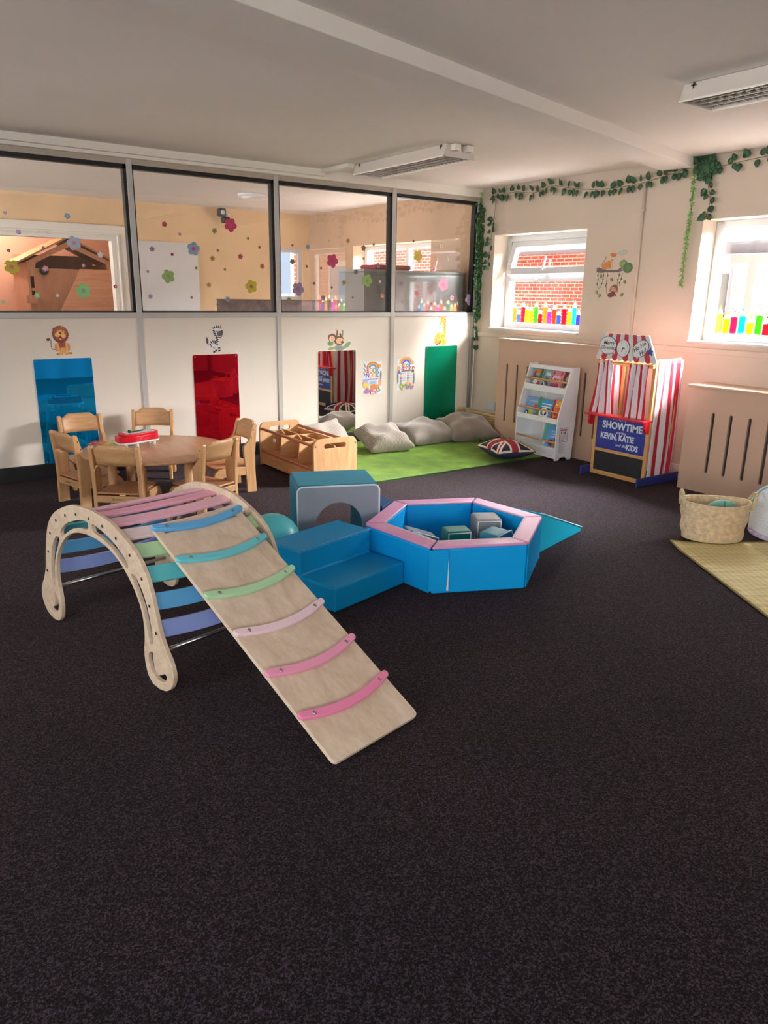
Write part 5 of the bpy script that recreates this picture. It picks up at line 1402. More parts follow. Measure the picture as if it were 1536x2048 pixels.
# giraffe
d = sticker(881, 690, 1, mpp(880, 670)*250/1536); OX, OY = 1325, 385
O_ = '#f0a531'
d.st([(-60, 40), (-105, 20), (-100, 5)], 8, '#e9b56d'); d.el(-15, 60, 62, 56, O_); d.el(30, 30, 46, 34, O_); d.el(-40, 25, 40, 20, '#e8963c')
d.sh([P_(*q) for q in ((1330, 120), (1370, 120), (1385, 230), (1385, 330), (1335, 330), (1355, 230))], O_); d.sh([P_(*q) for q in ((1315, 110), (1362, 110), (1345, 160), (1328, 205), (1312, 200), (1318, 150))], O_)
d.el(-25, 262, 18, 9, '#e9a08a', .2); d.el(45, 266, 22, 10, '#e9a08a', -.3); d.st([P_(1335, 112), P_(1332, 95)], 5, '#c98f5c', False); d.st([P_(1350, 112), P_(1352, 95)], 5, '#c98f5c', False)
random.seed(4)
for i in range(16): d.el(random.uniform(-60, 55), random.uniform(20, 100), 5, 6, '#d9761f')
for i in range(8): d.el(40+random.uniform(-8, 14), 110+i*18, 5, 6, '#d9761f')
for x, y in ((-45, 5), (-20, 14), (-8, 30)): d.el(x, y, 9, 7, '#6a3a28')
tag(d.done('giraffe_sticker'), 'orange cartoon giraffe wall sticker above the green mirror', 'wall sticker')
# branch with tiger and monkey on the window wall (1536 zoom px = 100 px)
pw = onX(1232, 545, XR); k1 = ((onX(1240, 545, XR)-onX(1224, 545, XR)).length/16); kv = ((onX(1232, 535, XR)-onX(1232, 555, XR)).length/20)
d = Decal(wallR(pw.y, pw.z)); d.k = kv*100/1536; fx = k1/kv
ox, oy = 800, 845
Q = lambda x, y: ((x-ox)*fx, oy-y)
def E2(x, y, a, b, h, rot=0): d.el((x-ox)*fx, oy-y, a*fx, b, h, rot)
d.sh([Q(*q) for q in ((800, 240), (860, 200), (930, 180), (990, 160), (1060, 185), (1110, 230), (1050, 300), (940, 345), (850, 310))], '#a9b3a2'); d.sh([Q(*q) for q in ((825, 245), (930, 195), (1000, 178), (1090, 235), (1030, 290), (940, 328), (860, 298))], '#b9bcae')
d.st([Q(350, 670), Q(340, 600), Q(430, 440), Q(450, 380), Q(420, 345)], 26, '#9c7a5e')
for pts_, c_ in ((((250, 830), (250, 1200), (280, 1320), (340, 1310), (400, 1180), (430, 830)), '#5d6144'), (((545, 840), (530, 1200), (560, 1430), (620, 1570)), '#5d6144'), (((905, 830), (880, 1100), (870, 1260)), '#5d6144'), (((1010, 870), (970, 1050), (940, 1250)), '#6c7a4a')):
    d.st([Q(*q) for q in pts_], 14, c_)
for x, y in ((235, 930), (260, 1060), (240, 1190), (420, 940), (415, 1050), (380, 1180), (555, 935), (540, 1185), (520, 1250), (915, 920), (880, 1060), (985, 1040), (940, 1160)): E2(x, y, 22, 26, '#56613f', .5)
d.sh([Q(*q) for q in ((190, 700), (250, 680), (350, 720), (480, 760), (840, 770), (960, 680), (960, 760), (1040, 740), (1000, 790), (860, 835), (700, 840), (480, 830), (330, 850), (190, 825))], '#6d5f5e')
E2(460, 640, 105, 105, '#cd8444', .4); d.sh([Q(*q) for q in ((400, 560), (560, 470), (640, 520), (640, 720), (430, 730))], '#cd8444'); E2(640, 640, 40, 90, '#dcb595'); E2(650, 400, 90, 80, '#dcc1a6'); E2(675, 310, 92, 55, '#cc7a44'); E2(610, 280, 26, 30, '#cc7a44'); E2(745, 290, 24, 28, '#cc7a44')
E2(655, 460, 24, 14, '#6a4636'); d.st([Q(600, 600), Q(630, 720)], 18, '#8a6440', False); E2(690, 350, 20, 10, '#8f4f2e', .5)
E2(1000, 590, 95, 105, '#8aa160')
for i in range(10): E2(1000+90*math.cos(i*.63), 590+95*math.sin(i*.63), 28, 32, '#7f9a58', i)
E2(1150, 710, 120, 130, '#5f8052')
for i in range(12): E2(1150+115*math.cos(i*.52), 710+125*math.sin(i*.52), 30, 34, '#587a4c', i)
E2(790, 1350, 115, 110, '#7c5145'); E2(770, 1370, 88, 80, '#d69a80'); E2(690, 1400, 26, 34, '#7c5145'); E2(880, 1420, 34, 34, '#b98672'); E2(700, 1540, 80, 70, '#6e4640'); E2(760, 1490, 46, 90, '#6e4640', -.5); E2(830, 1250, 60, 30, '#7c5145', -.3)
d.st([Q(770, 1590), Q(800, 1550), Q(840, 1510), Q(870, 1540), Q(845, 1575)], 14, '#7c5145'); E2(740, 1350, 10, 14, '#3c2722'); E2(800, 1340, 10, 14, '#3c2722')
for x, y, a in ((350, 960, .1), (690, 1065, .6), (1100, 1130, .3), (255, 1455, .4), (355, 1560, -.3), (1050, 1525, -.7)): E2(x, y, 32, 60, '#7f8d5a', a)
tag(d.done('branch_sticker'), 'jungle branch wall sticker with a tiger and swinging monkey right of the brick view window', 'wall sticker')

# ------------------------------------------------------------------ book nook posters
def poster(x0, x1, z0, z1, tilt, lab, kind_):
    T = wallB(x0, z0) @ Matrix.Rotation(tilt, 4, 'Z'); w_, h = x1-x0, z1-z0
    d = Decal(T); d.sh([(0, 0), (w_, 0), (w_, h), (0, h)], '#eef0f2')
    rb = ['#e8604a', '#f2934a', '#f4c95a', '#7cc48a', '#6aa3e0', '#9a80d0'] if kind_ == 0 else ['#f2a65a', '#f4c95a', '#e8806a', '#8fb0e8', '#7d6fd0', '#5f5fc8']
    cx, cy = w_*.5, h*.80 if kind_ == 0 else h*.845
    for i, c_ in enumerate(rb):
        r = (.075-.008*i) if kind_ == 0 else (.088-.010*i)
        pts = [(cx+r*math.cos(a), cy+r*math.sin(a)*.8) for a in [PI*j/18 for j in range(19)]]
        d.sh(pts, c_)
    r -= .008; d.sh([(cx+r*math.cos(a), cy+r*math.sin(a)*.8) for a in [PI*j/14 for j in range(15)]], '#eef0f2')
    d.el(w_*.86, h*.86, .018, .017, '#f2b05a')
    cols = ['#e0503f', '#f2973c', '#3f9a5a', '#3f78c8', '#8a4fb8', '#f2973c', '#e8c03c', '#3f78c8']
    sz = .070 if kind_ == 0 else .054; zz = (.715, .565) if kind_ == 0 else (.775, .675)
    for row, wd in enumerate(('BOOK', 'NOOK')):
        for j, c_ in enumerate(wd):
            d.tx(c_, w_*.5+(j-1.5)*sz*.57, h*zz[row], sz, cols[row*4+j], bold=.0010, sx=.74)
    if kind_ == 0:
        d.sh(rrect(w_*.22, w_*.80, h*.44, h*.475, .004), '#8d5fc0'); d.sh(rrect(w_*.32, w_*.72, h*.285, h*.415, .012), '#b9d6ef')
        for j in range(4): d.sh([(w_*.37, h*(.39-.024*j)), (w_*(.67-.03*(j % 2)), h*(.39-.024*j)), (w_*(.67-.03*(j % 2)), h*(.398-.024*j)), (w_*.37, h*(.398-.024*j))], '#6d93c4')
        for j in range(9): d.el(.012+.008*(j % 3), h*(.93-.045*j), .006, .010, ('#7d94b8', '#5f7fa8', '#8fb0a0')[j % 3], j)
        d.el(w_*.16, h*.42, .03, .02, '#8fc4e0'); d.el(w_*.14, h*.33, .034, .03, '#d8a8d8'); d.el(w_*.16, h*.27, .036, .03, '#f0d060')
        d.el(w_*.9, h*.36, .018, .04, '#f0a890'); d.el(w_*.93, h*.56, .010, .05, '#8f9a90')
        d.el(w_*.55, h*.22, .04, .028, '#f0904a'); d.el(w_*.75, h*.23, .022, .02, '#f0a05a')
    else:
        d.sh(rrect(w_*.24, w_*.76, h*.595, h*.625, .003), '#9a5a4a')
        ic = ['#8fa8c8', '#f0b8a0', '#e8c87a', '#e88a8a', '#b08ab8', '#7a9ac8', '#c88aa8', '#f0c08a', '#8ab0c8', '#f0d0a0']
        for j in range(10):
            xx = w_*(.2+.40*(j % 2)); yy = h*(.535-.08*(j//2))
            d.el(xx, yy, .011, .012, ic[j]); d.sh([(xx+.016, yy-.008), (xx+.062, yy-.008), (xx+.062, yy+.009), (xx+.016, yy+.009)], ('#c4d2ea', '#d8e8c8', '#f0e0b8', '#f2c8d0', '#dcc8ec', '#bcd4f0')[j % 6])
        d.el(w_*.1, h*.68, .016, .03, '#f0b070'); d.el(w_*.1, h*.58, .016, .018, '#8a6ac0'); d.el(w_*.9, h*.69, .017, .022, '#e0603a'); d.el(w_*.9, h*.67, .012, .014, '#f4d0b0'); d.el(w_*.88, h*.60, .016, .016, '#6f7a68')
        d.el(w_*.95, h*.36, .006, .06, '#7a8a80'); d.el(w_*.04, h*.4, .006, .06, '#7a8a80')
    random.seed(9+kind_)
    bc_ = ['#f09a5a', '#d88ac0', '#7a9ae0', '#8ac06a', '#f0c85a', '#e8706a', '#b07ad0', '#6ab0c0', '#c89a70', '#f2e6da']
    for j in range(26):
        x, y = random.uniform(.014, w_-.014), random.uniform(.012, h*.175)
        d.el(x, y, random.uniform(.008, .014), random.uniform(.009, .016), random.choice(bc_), random.uniform(0, 3))
    if kind_ == 0:
        d.el(w_*.5, h*.05, .03, .022, '#d83a4a'); d.el(w_*.46, h*.04, .011, .014, '#f8f4f0'); d.el(w_*.56, h*.04, .011, .014, '#f8f4f0')
    tag(d.done('poster'), lab, 'poster', 'book nook posters')
poster(4.130, 4.362, .480, .803, -.012, 'rainbow book nook poster with large lettering right of the clear mirror', 0)
poster(4.553, 4.780, .498, .812, .004, 'rainbow book nook poster listing rules in two columns left of the green mirror', 1)

# ------------------------------------------------------------------ flower stickers on the glass
CO = {'pale blue': '#b4bfd6', 'blue': '#8ba3bf', 'lilac': '#b9a4d0', 'mauve': '#9f83a3', 'magenta': '#b64365', 'pink': '#e59aae', 'rose': '#c4566f', 'red': '#b5434f',
      'crimson': '#9a3148', 'yellow': '#cdbb3e', 'ochre': '#b0913c', 'tan': '#bf9c63', 'green': '#93b566', 'mint': '#a9d29a', 'olive': '#8d8a52', 'white': '#e8dde4', 'salmon': '#c8725f',
      'brown': '#866a55', 'grey': '#7e7a72', 'purple': '#7f5f93', 'cream': '#e5dfb2', 'bright green': '#8fd48a', 'coral': '#ef6c86', 'orange': '#e3a678', 'dark pink': '#c43e6b'}
FL = {1: [(10, 425.6, 4, 'lilac'), (134.5, 432, 6.3, 'blue'), (37, 464, 5.5, 'lilac'), (95, 465, 3.3, 'white'), (17.3, 501, 3.7, 'crimson'), (86.6, 496, 3.7, 'purple'), (23.7, 534, 16, 'yellow', '#d06a72'), (148, 486, 14.8, 'pale blue', '#e58a9c'),
          (91, 537, 6.2, 'pink'), (200.5, 509.5, 6, 'white'), (167, 531, 3.8, 'pink'), (167, 581.5, 15, 'bright green', '#9aa0a4'), (74, 591, 6, 'mint'), (115, 591, 3.7, 'white'), (7, 604, 4.3, 'mint'), (230.6, 573, 4, 'red'), (228, 333, 4, 'lilac')],
      2: [(328.8, 448.4, 5.5, 'magenta'), (359.6, 468.4, 3.1, 'mauve'), (429, 461.5, 5.1, 'olive'), (461, 450, 12.6, 'dark pink', '#c9506a'), (496, 476.8, 2.8, 'olive'), (519, 494.5, 2.8, 'red'), (304, 498, 5.5, 'mauve'), (344.4, 508.8, 3.3, 'crimson'),
          (387, 497.6, 13, 'blue', '#cc4a72'), (435.8, 501, 3, 'rose'), (425, 517, 5.1, 'ochre'), (480.7, 513, 5.1, 'rose'), (524.6, 532.4, 4.9, 'salmon'), (392.4, 536, 3, 'olive'), (449.8, 539, 2.8, 'olive'), (295.7, 543, 3.2, 'mauve'),
          (336.6, 552.7, 13.3, 'green', '#93988a'), (417.8, 570, 5.1, 'tan'), (502.6, 573, 12.4, 'yellow', '#c0607a'), (300.6, 593, 5.3, 'lilac'), (383.4, 595, 3, 'mauve'), (455.3, 598, 4.9, 'blue'), (435, 608.6, 2.4, 'brown')],
      3: [(584.7, 523.3, 5, 'grey'), (613.4, 533, 2.7, 'grey'), (664.7, 521.6, 11.5, 'dark pink', '#a93a5c'), (596, 578, 12.2, 'mauve', '#85787e'), (642, 536, 2.3, 'brown'), (628, 566.7, 2.7, 'brown'), (688, 564.8, 4.7, 'tan'), (696, 481.7, 4, 'tan'),
          (658, 482, 2.2, 'cream'), (584.7, 490.5, 2.3, 'brown'), (615.7, 494, 4.6, 'blue'), (727, 496, 4.7, 'brown'), (727, 517, 2.3, 'grey'), (712, 544, 4.3, 'grey'), (663.6, 575, 2.3, 'grey'), (646.7, 595.7, 4.6, 'mauve'),
          (578, 599.6, 4.6, 'olive'), (705.5, 595, 2.1, 'grey'), (734, 561.5, 10.8, 'green', '#85906a'), (756.7, 531.4, 4.2, 'mauve'), (760, 563, 2.5, 'cream'), (764.7, 591.5, 3.7, 'orange'), (747.4, 489, 2.4, 'brown')],
      4: [(836, 512, 9, 'yellow', '#e0926a'), (882.5, 493, 3.8, 'cream'), (827.3, 482.3, 2.1, 'brown'), (802, 567.3, 4.2, 'mauve'), (833.7, 586.4, 4.2, 'rose'), (804.5, 604, 2.4, 'mauve'), (886.7, 569, 10.2, 'coral', '#e5506f'), (904, 595.8, 4.1, 'pink'),
          (938.7, 599, 8.5, 'lilac', '#a892c4'), (832, 559.7, 2.5, 'olive'), (857, 567.8, 2.2, 'brown'), (866, 539, 3.7, 'pink'), (863, 606.8, 2.5, 'red'), (894.7, 518.7, 3.4, 'cream')]}
PN = {1: 'leftmost glass pane', 2: 'second glass pane', 3: 'third glass pane', 4: 'pane beside the ivy'}
def petal_outline(r, rot, n=8):
    o_ = []; dd_ = .58*r; rc = .42*r
    for k_ in range(5):
        for i in range(n):
            ph = -PI/5+2*PI/5*i/n; s_ = dd_*math.sin(ph)
            rr_ = dd_*math.cos(ph)+math.sqrt(max(0, rc*rc-s_*s_)); a = rot+2*PI*k_/5+ph
            o_.append((rr_*math.cos(a), rr_*math.sin(a)))
    return o_
def side_word(dx, dy):
    if abs(dx) > 2.2*abs(dy): return 'right of' if dx > 0 else 'left of'
    if abs(dy) > 2.2*abs(dx): return 'above' if dy < 0 else 'below'
    return ('up' if dy < 0 else 'down')+('per' if dy < 0 else '')+('-right of' if dx > 0 else '-left of')
used_labels = {}
random.seed(21)
for pn, lst in FL.items():
    big = [f for f in lst if len(f) == 5]
    for f in lst:
        p = onY(f[0], f[1], YG); s_ = (onY(f[0]+1, f[1], YG)-onY(f[0]-1, f[1], YG)).length/2
        r = f[2]*s_; rot = random.uniform(0, 1.2); h_ = CO[f[3]]
        T = wallB(p.x, p.z, YG-.0003)
        if len(f) == 5:
            o = MB().prism(petal_outline(r, rot), 0, .0006, T).build('flower_sticker', M(h_, .45, var=(160, .06)))
            tag(o, 'large %s five-petal flower sticker on the %s' % (f[3], PN[pn]), 'flower sticker', 'flower stickers on the glass partition')
            MB().prism(ell(0, 0, r*.27, r*.27, 18), .0006, .0011, T).build('flower_centre', M(f[4], .45), o)
        else:
            c_ = lin(h_)
            o = MB().prism(petal_outline(r, rot, 6), 0, .0006, T).prism(ell(0, 0, r*.24, r*.24, 10), .0005, .001, T, 1).build('flower_sticker', [M(h_, .45), M('#efe6d8' if pn == 1 else '#6f5a52', .5)])
            sw_ = 'small' if f[2] > 4 else 'tiny'
            b_ = sorted(big, key=lambda q: (q[0]-f[0])**2+(q[1]-f[1])**2)
            q = b_[0]; di = math.hypot(q[0]-f[0], q[1]-f[1])
            rel = side_word(f[0]-q[0], f[1]-q[1]).replace('downp', 'lower').replace('down-', 'lower ').replace('upper-', 'upper ')
            lab = '%s %s flower sticker %s large %s flower, %s' % (sw_, f[3], rel, q[3], PN[pn])
            key = lab; n_ = used_labels.get(key, 0); used_labels[key] = n_+1
            if n_: lab = lab.replace(sw_+' ', ('second nearest %s ' if n_ == 1 else 'third nearest %s ') % sw_, 1)
            tag(o, lab, 'flower sticker', 'flower stickers on the glass partition')

# ------------------------------------------------------------------ pencil stickers on the window panes
def pencil(T, u, z0, z1, wd, colr, lab, grp):
    """T: window frame; u centre, z0 base, z1 tip"""
    body_h = (z1-z0)*.70 if (z1-z0) > .16 else (z1-z0)*.62
    bt = z0+body_h; tip = z0+(z1-z0)*.88
    a, b = u-wd/2, u+wd/2
    zig = [(b, bt), (b-wd*.17, bt-.007), (b-wd*.33, bt+.003), (u, bt-.006), (a+wd*.33, bt+.003), (a+wd*.17, bt-.007), (a, bt)]
    mt = pencil_mat(colr)
    o = MB().prism([(a, z0), (b, z0)]+zig, 0, .0006, T).build('pencil_sticker', mt)
    tag(o, lab, 'pencil sticker', grp)
    f = (tip-bt)/(z1-bt)
    wood = [(a, bt-.001)]+[(x, y) for x, y in zig[::-1][1:-1]]+[(b, bt-.001), (u+wd*.5*(1-f), tip), (u-wd*.5*(1-f), tip)]
    MB().prism(wood, 0, .0006, T).build('sharpened_wood', pencil_mat('#f6ecd8'), o)
    MB().prism([(u-wd*.5*(1-f), tip), (u+wd*.5*(1-f), tip), (u, z1)], 0, .0006, T).build('pencil_tip', mt, o)
    return o
PM = {}
def pencil_mat(h):
    """printed film: daylight glows through it"""
    if h in PM: return PM[h]
    mt = bpy.data.materials.new('pencil_film'); mt.use_nodes = True; nt = mt.node_tree
    for n in list(nt.nodes): nt.nodes.remove(n)
    out = nt.nodes.new('ShaderNodeOutputMaterial'); mx = nt.nodes.new('ShaderNodeMixShader'); mx.inputs[0].default_value = .55
    df = nt.nodes.new('ShaderNodeBsdfDiffuse'); df.inputs[0].default_value = lin(h); tl = nt.nodes.new('ShaderNodeBsdfTranslucent'); tl.inputs[0].default_value = lin(h)
    ad = nt.nodes.new('ShaderNodeMixShader'); ad.inputs[0].default_value = .35; tp = nt.nodes.new('ShaderNodeBsdfTransparent'); tp.inputs[0].default_value = lin(h)
    nt.links.new(df.outputs[0], mx.inputs[1]); nt.links.new(tl.outputs[0], mx.inputs[2]); nt.links.new(mx.outputs[0], ad.inputs[1]); nt.links.new(tp.outputs[0], ad.inputs[2])
    nt.links.new(ad.outputs[0], out.inputs[0]); PM[h] = mt; return mt
ORD = ['first', 'second', 'third', 'fourth', 'fifth', 'sixth', 'seventh', 'eighth', 'ninth', 'tenth', 'eleventh', 'twelfth', 'thirteenth', 'fourteenth', 'fifteenth', 'sixteenth', 'seventeenth', 'eighteenth']
XPN = XG-.0012
TWP = facing((XPN, 0, 0), (0, -1, 0), (0, 0, 1))
def pcol(n): return {'orange': '#f28a1c', 'blue': '#4f6ed0', 'red': '#e0233a', 'yellow': '#f2d818', 'green': '#4fb82a', 'red-orange': '#ee5a2c', 'magenta': '#e845d8', 'amber': '#f5ac1a', 'sky blue': '#3ec4ea', 'indigo': '#5a58c8',
                     'lime': '#9ad01e', 'crimson': '#e0285e', 'cyan': '#18c8ea', 'olive': '#7d8a3a', 'slate': '#5a668a'}[n]
G1 = 'pencil stickers on the brick view window'
for i, (bx, by, tip, c_) in enumerate([(437, 1395, 1228, 'orange'), (470, 1398, 1283, 'blue'), (505, 1400, 1212, 'red'), (537, 1403, 1243, 'yellow'), (570, 1405, 1252, 'yellow'), (608, 1408, 1208, 'green'), (643, 1411, 1275, 'red'), (682, 1413, 1208, 'orange'),
                                   (715, 1416, 1262, 'magenta'), (755, 1418, 1233, 'red-orange'), (793, 1420, 1288, 'blue'), (835, 1422, 1226, 'red'), (878, 1425, 1258, 'amber'), (915, 1428, 1212, 'sky blue'), (950, 1430, 1278, 'indigo')]):
    s_ = .2474; b_ = onX(920+bx*s_, 300+by*s_, XPN); t_ = onX(920+(bx+3)*s_, 300+tip*s_, XPN)
    pencil(TWP, -b_.y, max(b_.z, WZ0+.075), t_.z, .052, pcol(c_), '%s pencil sticker, %s from the left on the brick view window' % (c_, ORD[i]), G1)
G2 = 'pencil stickers on the window at the right edge'
for i, (bx, by, tip, c_) in enumerate([(505, 1730, 1300, 'lime'), (606, 1742, 1392, 'yellow'), (705, 1746, 1355, 'crimson'), (815, 1752, 1332, 'cyan'), (930, 1757, 1438, 'lime'), (1042, 1768, 1318, 'green'), (1150, 1775, 1448, 'red')]):
    s_ = .1465; b_ = onX(1360+bx*s_, 420+by*s_, XPN); t_ = onX(1360+(bx+20)*s_, 420+tip*s_, XPN)
    pencil(TWP, -b_.y, max(b_.z, WZ0+.075), t_.z, .052, pcol(c_), '%s pencil sticker, %s from the left on the window at the right edge' % (c_, ORD[i]), G2)
last = onX(1360+1150*.1465, 420+1775*.1465, XPN)
for i, (c_, hh) in enumerate([('orange', .25), ('magenta', .2), ('olive', .27), ('amber', .22), ('blue', .18), ('red-orange', .26)]):
    y_ = last.y-.092*(i+1)
    if y_ > WINS[1][0]+.10: pencil(TWP, -y_, WZ0+.075, WZ0+.075+hh, .052, pcol(c_), '%s pencil sticker, %s from the left on the window at the right edge' % (c_, ORD[i+7]), G2)
G3 = 'pencil stickers on the far room window'
TBP = facing((0, YO+.05-.0012, 0), (1, 0, 0), (0, 0, 1))
for i, (bx, c_) in enumerate([(362, 'lime'), (403, 'orange'), (440, 'blue'), (475, 'yellow'), (513, 'slate')]):
    p = onY(520+bx*.1432, 610, YO+.05)
    pencil(TBP, p.x, WZ0+.06, 1.40-.02*(i % 3), .052, pcol(c_), '%s pencil sticker, %s from the left on the far room back window' % (c_, ORD[i]), G3)

# ------------------------------------------------------------------ ivy garlands
IV = M('#355a3c', .5, var=(25, .25)); IVL = M('#3f6b33', .5, var=(25, .25)); STEM = M('#7a6a48', .7); FERN = M('#7fb548', .55, var=(30, .2)); FERN2 = M('#5f9440', .55, var=(30, .2))
def leaf(mb, p, dirv, nrm, ln, mi=0):
    """heart shaped leaf, folded along its midrib"""
    dv = dirv.normalized(); nv = (nrm-dv*nrm.dot(dv)).normalized(); sv = dv.cross(nv)
    out = [(0, 0), (.10, .28), (.30, .42), (.55, .36), (.80, .18), (1.0, 0)]
    vs = [p+dv*(ln*a)+nv*(ln*.05*math.sin(a*3)) for a, b in out]
    L = [p+dv*(ln*(a-.05 if 0 < b and a < .2 else a))+sv*(ln*b)-nv*(ln*.10*b*2) for a, b in out[1:-1]]
    R = [p+dv*(ln*(a-.05 if 0 < b and a < .2 else a))-sv*(ln*b)-nv*(ln*.10*b*2) for a, b in out[1:-1]]
    n = len(vs); V = vs+L+R; F = []
    for i in range(4):
        l0 = n+i; r0 = n+4+i
        if i < 3: F += [(i+1, i+2, l0+1, l0), (i+2, i+1, r0, r0+1)]
    F += [(0, 1, n), (1, 0, n+4), (4, 5, n+3), (5, 4, n+7)]
    mb.add(V, F, mi, True)
def garland(path, label, nm='ivy_garland', gap=.062, ln=.062, out=Vector((-1, 0, 0)), hang=False, mats=None, seed=1, cat='garland', grp=None, dens=1, stemr=.0022, loose=0):
    rnd = random.Random(seed); P = spl([Vector(p) for p in path], 8)
    t = thing(nm, label, cat, P[0], 0, grp)
    MB().tube(P, stemr, 6).build('stem', STEM, t)
    mb = MB(); acc = 0; nxt = gap*.3
    for i in range(1, len(P)):
        seg = (P[i]-P[i-1]).length
        while acc+seg > nxt:
            f = (nxt-acc)/seg; p = P[i-1].lerp(P[i], f); tg = (P[i]-P[i-1]).normalized()
            sd = tg.cross(out).normalized()
            for s_ in (1, -1):
                for k_ in range(dens):
                    if rnd.random() < .12: continue
                    dv = (sd*s_*(1 if not hang else .8)+tg*rnd.uniform(-.3, .75)+Vector((0, 0, -.35 if not hang else -.3))+out*rnd.uniform(.0, .45))
                    off = tg*rnd.uniform(-.03, .03)+sd*rnd.uniform(-loose, loose)+out*rnd.uniform(0, loose*.6)+sd*s_*rnd.uniform(.004, .018)+out*rnd.uniform(.004, .02)
                    leaf(mb, p+off, dv, out+Vector((0, rnd.uniform(-.4, .4), rnd.uniform(-.4, .4))), ln*rnd.uniform(.8, 1.2), rnd.choice((0, 0, 1)) if mats and len(mats) > 1 else 0)
            nxt += gap*rnd.uniform(.7, 1.3)
        acc += seg
    mb.build('leaves', mats or [IV], t, solid=.0008)
    return t
XW = XR-.02
def wl(*qs): return [onX(a, b, XW) for a, b in qs]
garland(wl((990, 392), (1030, 384), (1060, 386), (1080, 382), (1105, 372), (1140, 376), (1180, 379), (1220, 377), (1260, 371), (1287, 365), (1330, 352), (1392, 332)),
        'long dark ivy garland along the top of the wall from the corner to the beam', seed=4)
garland(wl((1400, 328), (1425, 334), (1460, 328), (1495, 320), (1540, 311), (1600, 300)), 'dark ivy garland along the wall top right of the beam', seed=5)
garland(wl((1412, 335), (1416, 370), (1420, 400), (1410, 440)), 'short strand of dark ivy hanging left of the window at the right edge', hang=True, seed=8, gap=.06)
garland(wl((1396, 330), (1412, 322), (1428, 332), (1408, 336), (1420, 344)), 'dark bunch of ivy leaves gathered at the end of the ceiling beam', nm='ivy_bunch', seed=9, gap=.014, cat='ivy bunch', dens=2)
garland(wl((992, 392), (989, 430), (984, 460), (979, 500), (976, 540)), 'sparse ivy strand hanging on the window wall next to the corner', hang=True, seed=12, gap=.07)
YC = YB-.05
def cw(*qs): return [onY(a-7, b, YC) for a, b in qs]
garland(cw((966, 412), (967, 460), (966, 500), (964, 550), (963, 600), (961, 640)), 'dense dark small leaved ivy column hanging down the corner of the partition', hang=True, seed=14, gap=.013, ln=.055, out=Vector((0, -1, 0)), mats=[IV, IVL], dens=2, loose=.035)
garland(cw((972, 500), (974, 540), (972, 590), (968, 640), (958, 680), (955, 700)), 'loose ivy strand trailing lowest down the corner beside the giraffe sticker', hang=True, seed=16, gap=.045, ln=.06, out=Vector((0, -1, 0)), mats=[IV, IVL], loose=.03)
def fern(path, label, seed, out, grow):
    rnd = random.Random(seed); P = spl([Vector(p) for p in path], 10)
    t = thing('fern_garland', label, 'garland', P[0], 0); MB().tube(P, .002, 5).build('stem', FERN2, t)
    mb = MB()
    for i in range(1, len(P)):
        for j in range(grow):
            p = P[i-1].lerp(P[i], rnd.random()); a = rnd.uniform(0, 2*PI)
            tg = (P[i]-P[i-1]).normalized(); u = tg.orthogonal().normalized(); v = tg.cross(u)
            dv = (u*math.cos(a)+v*math.sin(a))*.9+tg*rnd.uniform(.1, .9)+out*.5
            l_ = rnd.uniform(.018, .036); sd = dv.cross(Vector((rnd.random(), rnd.random(), rnd.random()))).normalized()*.0028
            q = p+dv.normalized()*l_; mb.add([p, p.lerp(q, .5)+sd, q, p.lerp(q, .5)-sd], [(0, 1, 2, 3)], rnd.choice((0, 0, 1)))
    mb.build('fronds', [FERN, FERN2], t)
fern([onX(a, b, XR-.035) for a, b in ((1389, 338), (1386, 390), (1380, 440), (1374, 480), (1367, 530), (1362, 572))], 'bright green trailing fern strand hanging beside the window at the right edge', 2, Vector((-1, 0, 0)), 11)
fern([onY(a-6, b, YC+.01) for a, b in ((968, 384), (969, 420), (970, 470), (969, 520), (967, 560))], 'pale green fern strand hanging in the corner among the ivy', 3, Vector((0, -1, 0)), 9)

# ------------------------------------------------------------------ the room beyond the glass
wbd = thing('whiteboard', 'large whiteboard on the far wall seen through the second pane', 'whiteboard', (3.45, YO, 1.0))
MB().box(3.03, 3.885, YO-.018, YO-.002, 1.0, 2.03).build('board', M('#dcdad8', .22), wbd)
fr_b = MB()
for q in ((3.02, 3.035, .99, 2.04), (3.88, 3.895, .99, 2.04), (3.035, 3.88, 2.03, 2.042), (3.035, 3.88, .99, 1.0)): fr_b.box(q[0], q[1], YO-.024, YO, q[2], q[3])
fr_b.build('frame', M('#d9cfc0', .4), wbd)
cv = thing('security_camera', 'black and white security camera high on the far wall behind the pink flower', 'camera', (4.27, YO-.15, 2.4))
cpos = onY(458, 432, YO-.12)
MB().lathe([(.055, 0), (.055, .02), (.02, .03)], 20, 0, Matrix.Translation((cpos.x, YO-.001, cpos.z)) @ Matrix.Rotation(PI/2, 4, 'X')).build('mount', WHITE, cv)
MB().tube([(cpos.x, YO-.02, cpos.z), (cpos.x, YO-.11, cpos.z+.01)], .02, 10).build('arm', WHITE, cv)
c2 = onY(443, 425, YO-.14); h1 = MB().rbox(c2.x, c2.y, c2.z, .10, .10, .10, .02).build('head', M('#23252a', .35), cv)
MB().lathe([(.03, 0), (.03, .004), (.001, .006)], 16, 0, Matrix.Translation((c2.x, c2.y-.05, c2.z)) @ Matrix.Rotation(PI/2, 4, 'X')).build('lens', M('#c9d2da', .1), h1)
c3 = onY(451, 440, YO-.14); MB().rbox(c3.x, c3.y, c3.z, .10, .10, .08, .02).build('head', M('#23252a', .35), cv)
cup = thing('grey_cupboard', 'tall grey cupboard standing behind the partition next to the ivy', 'cupboard', (4.87, 6.62, 0))
GREYC = M('#8f918f', .45)
MB().box(4.215, 5.50, 6.40, 6.86, .06, 1.655).build('carcass', GREYC, cup, bevel=.004)
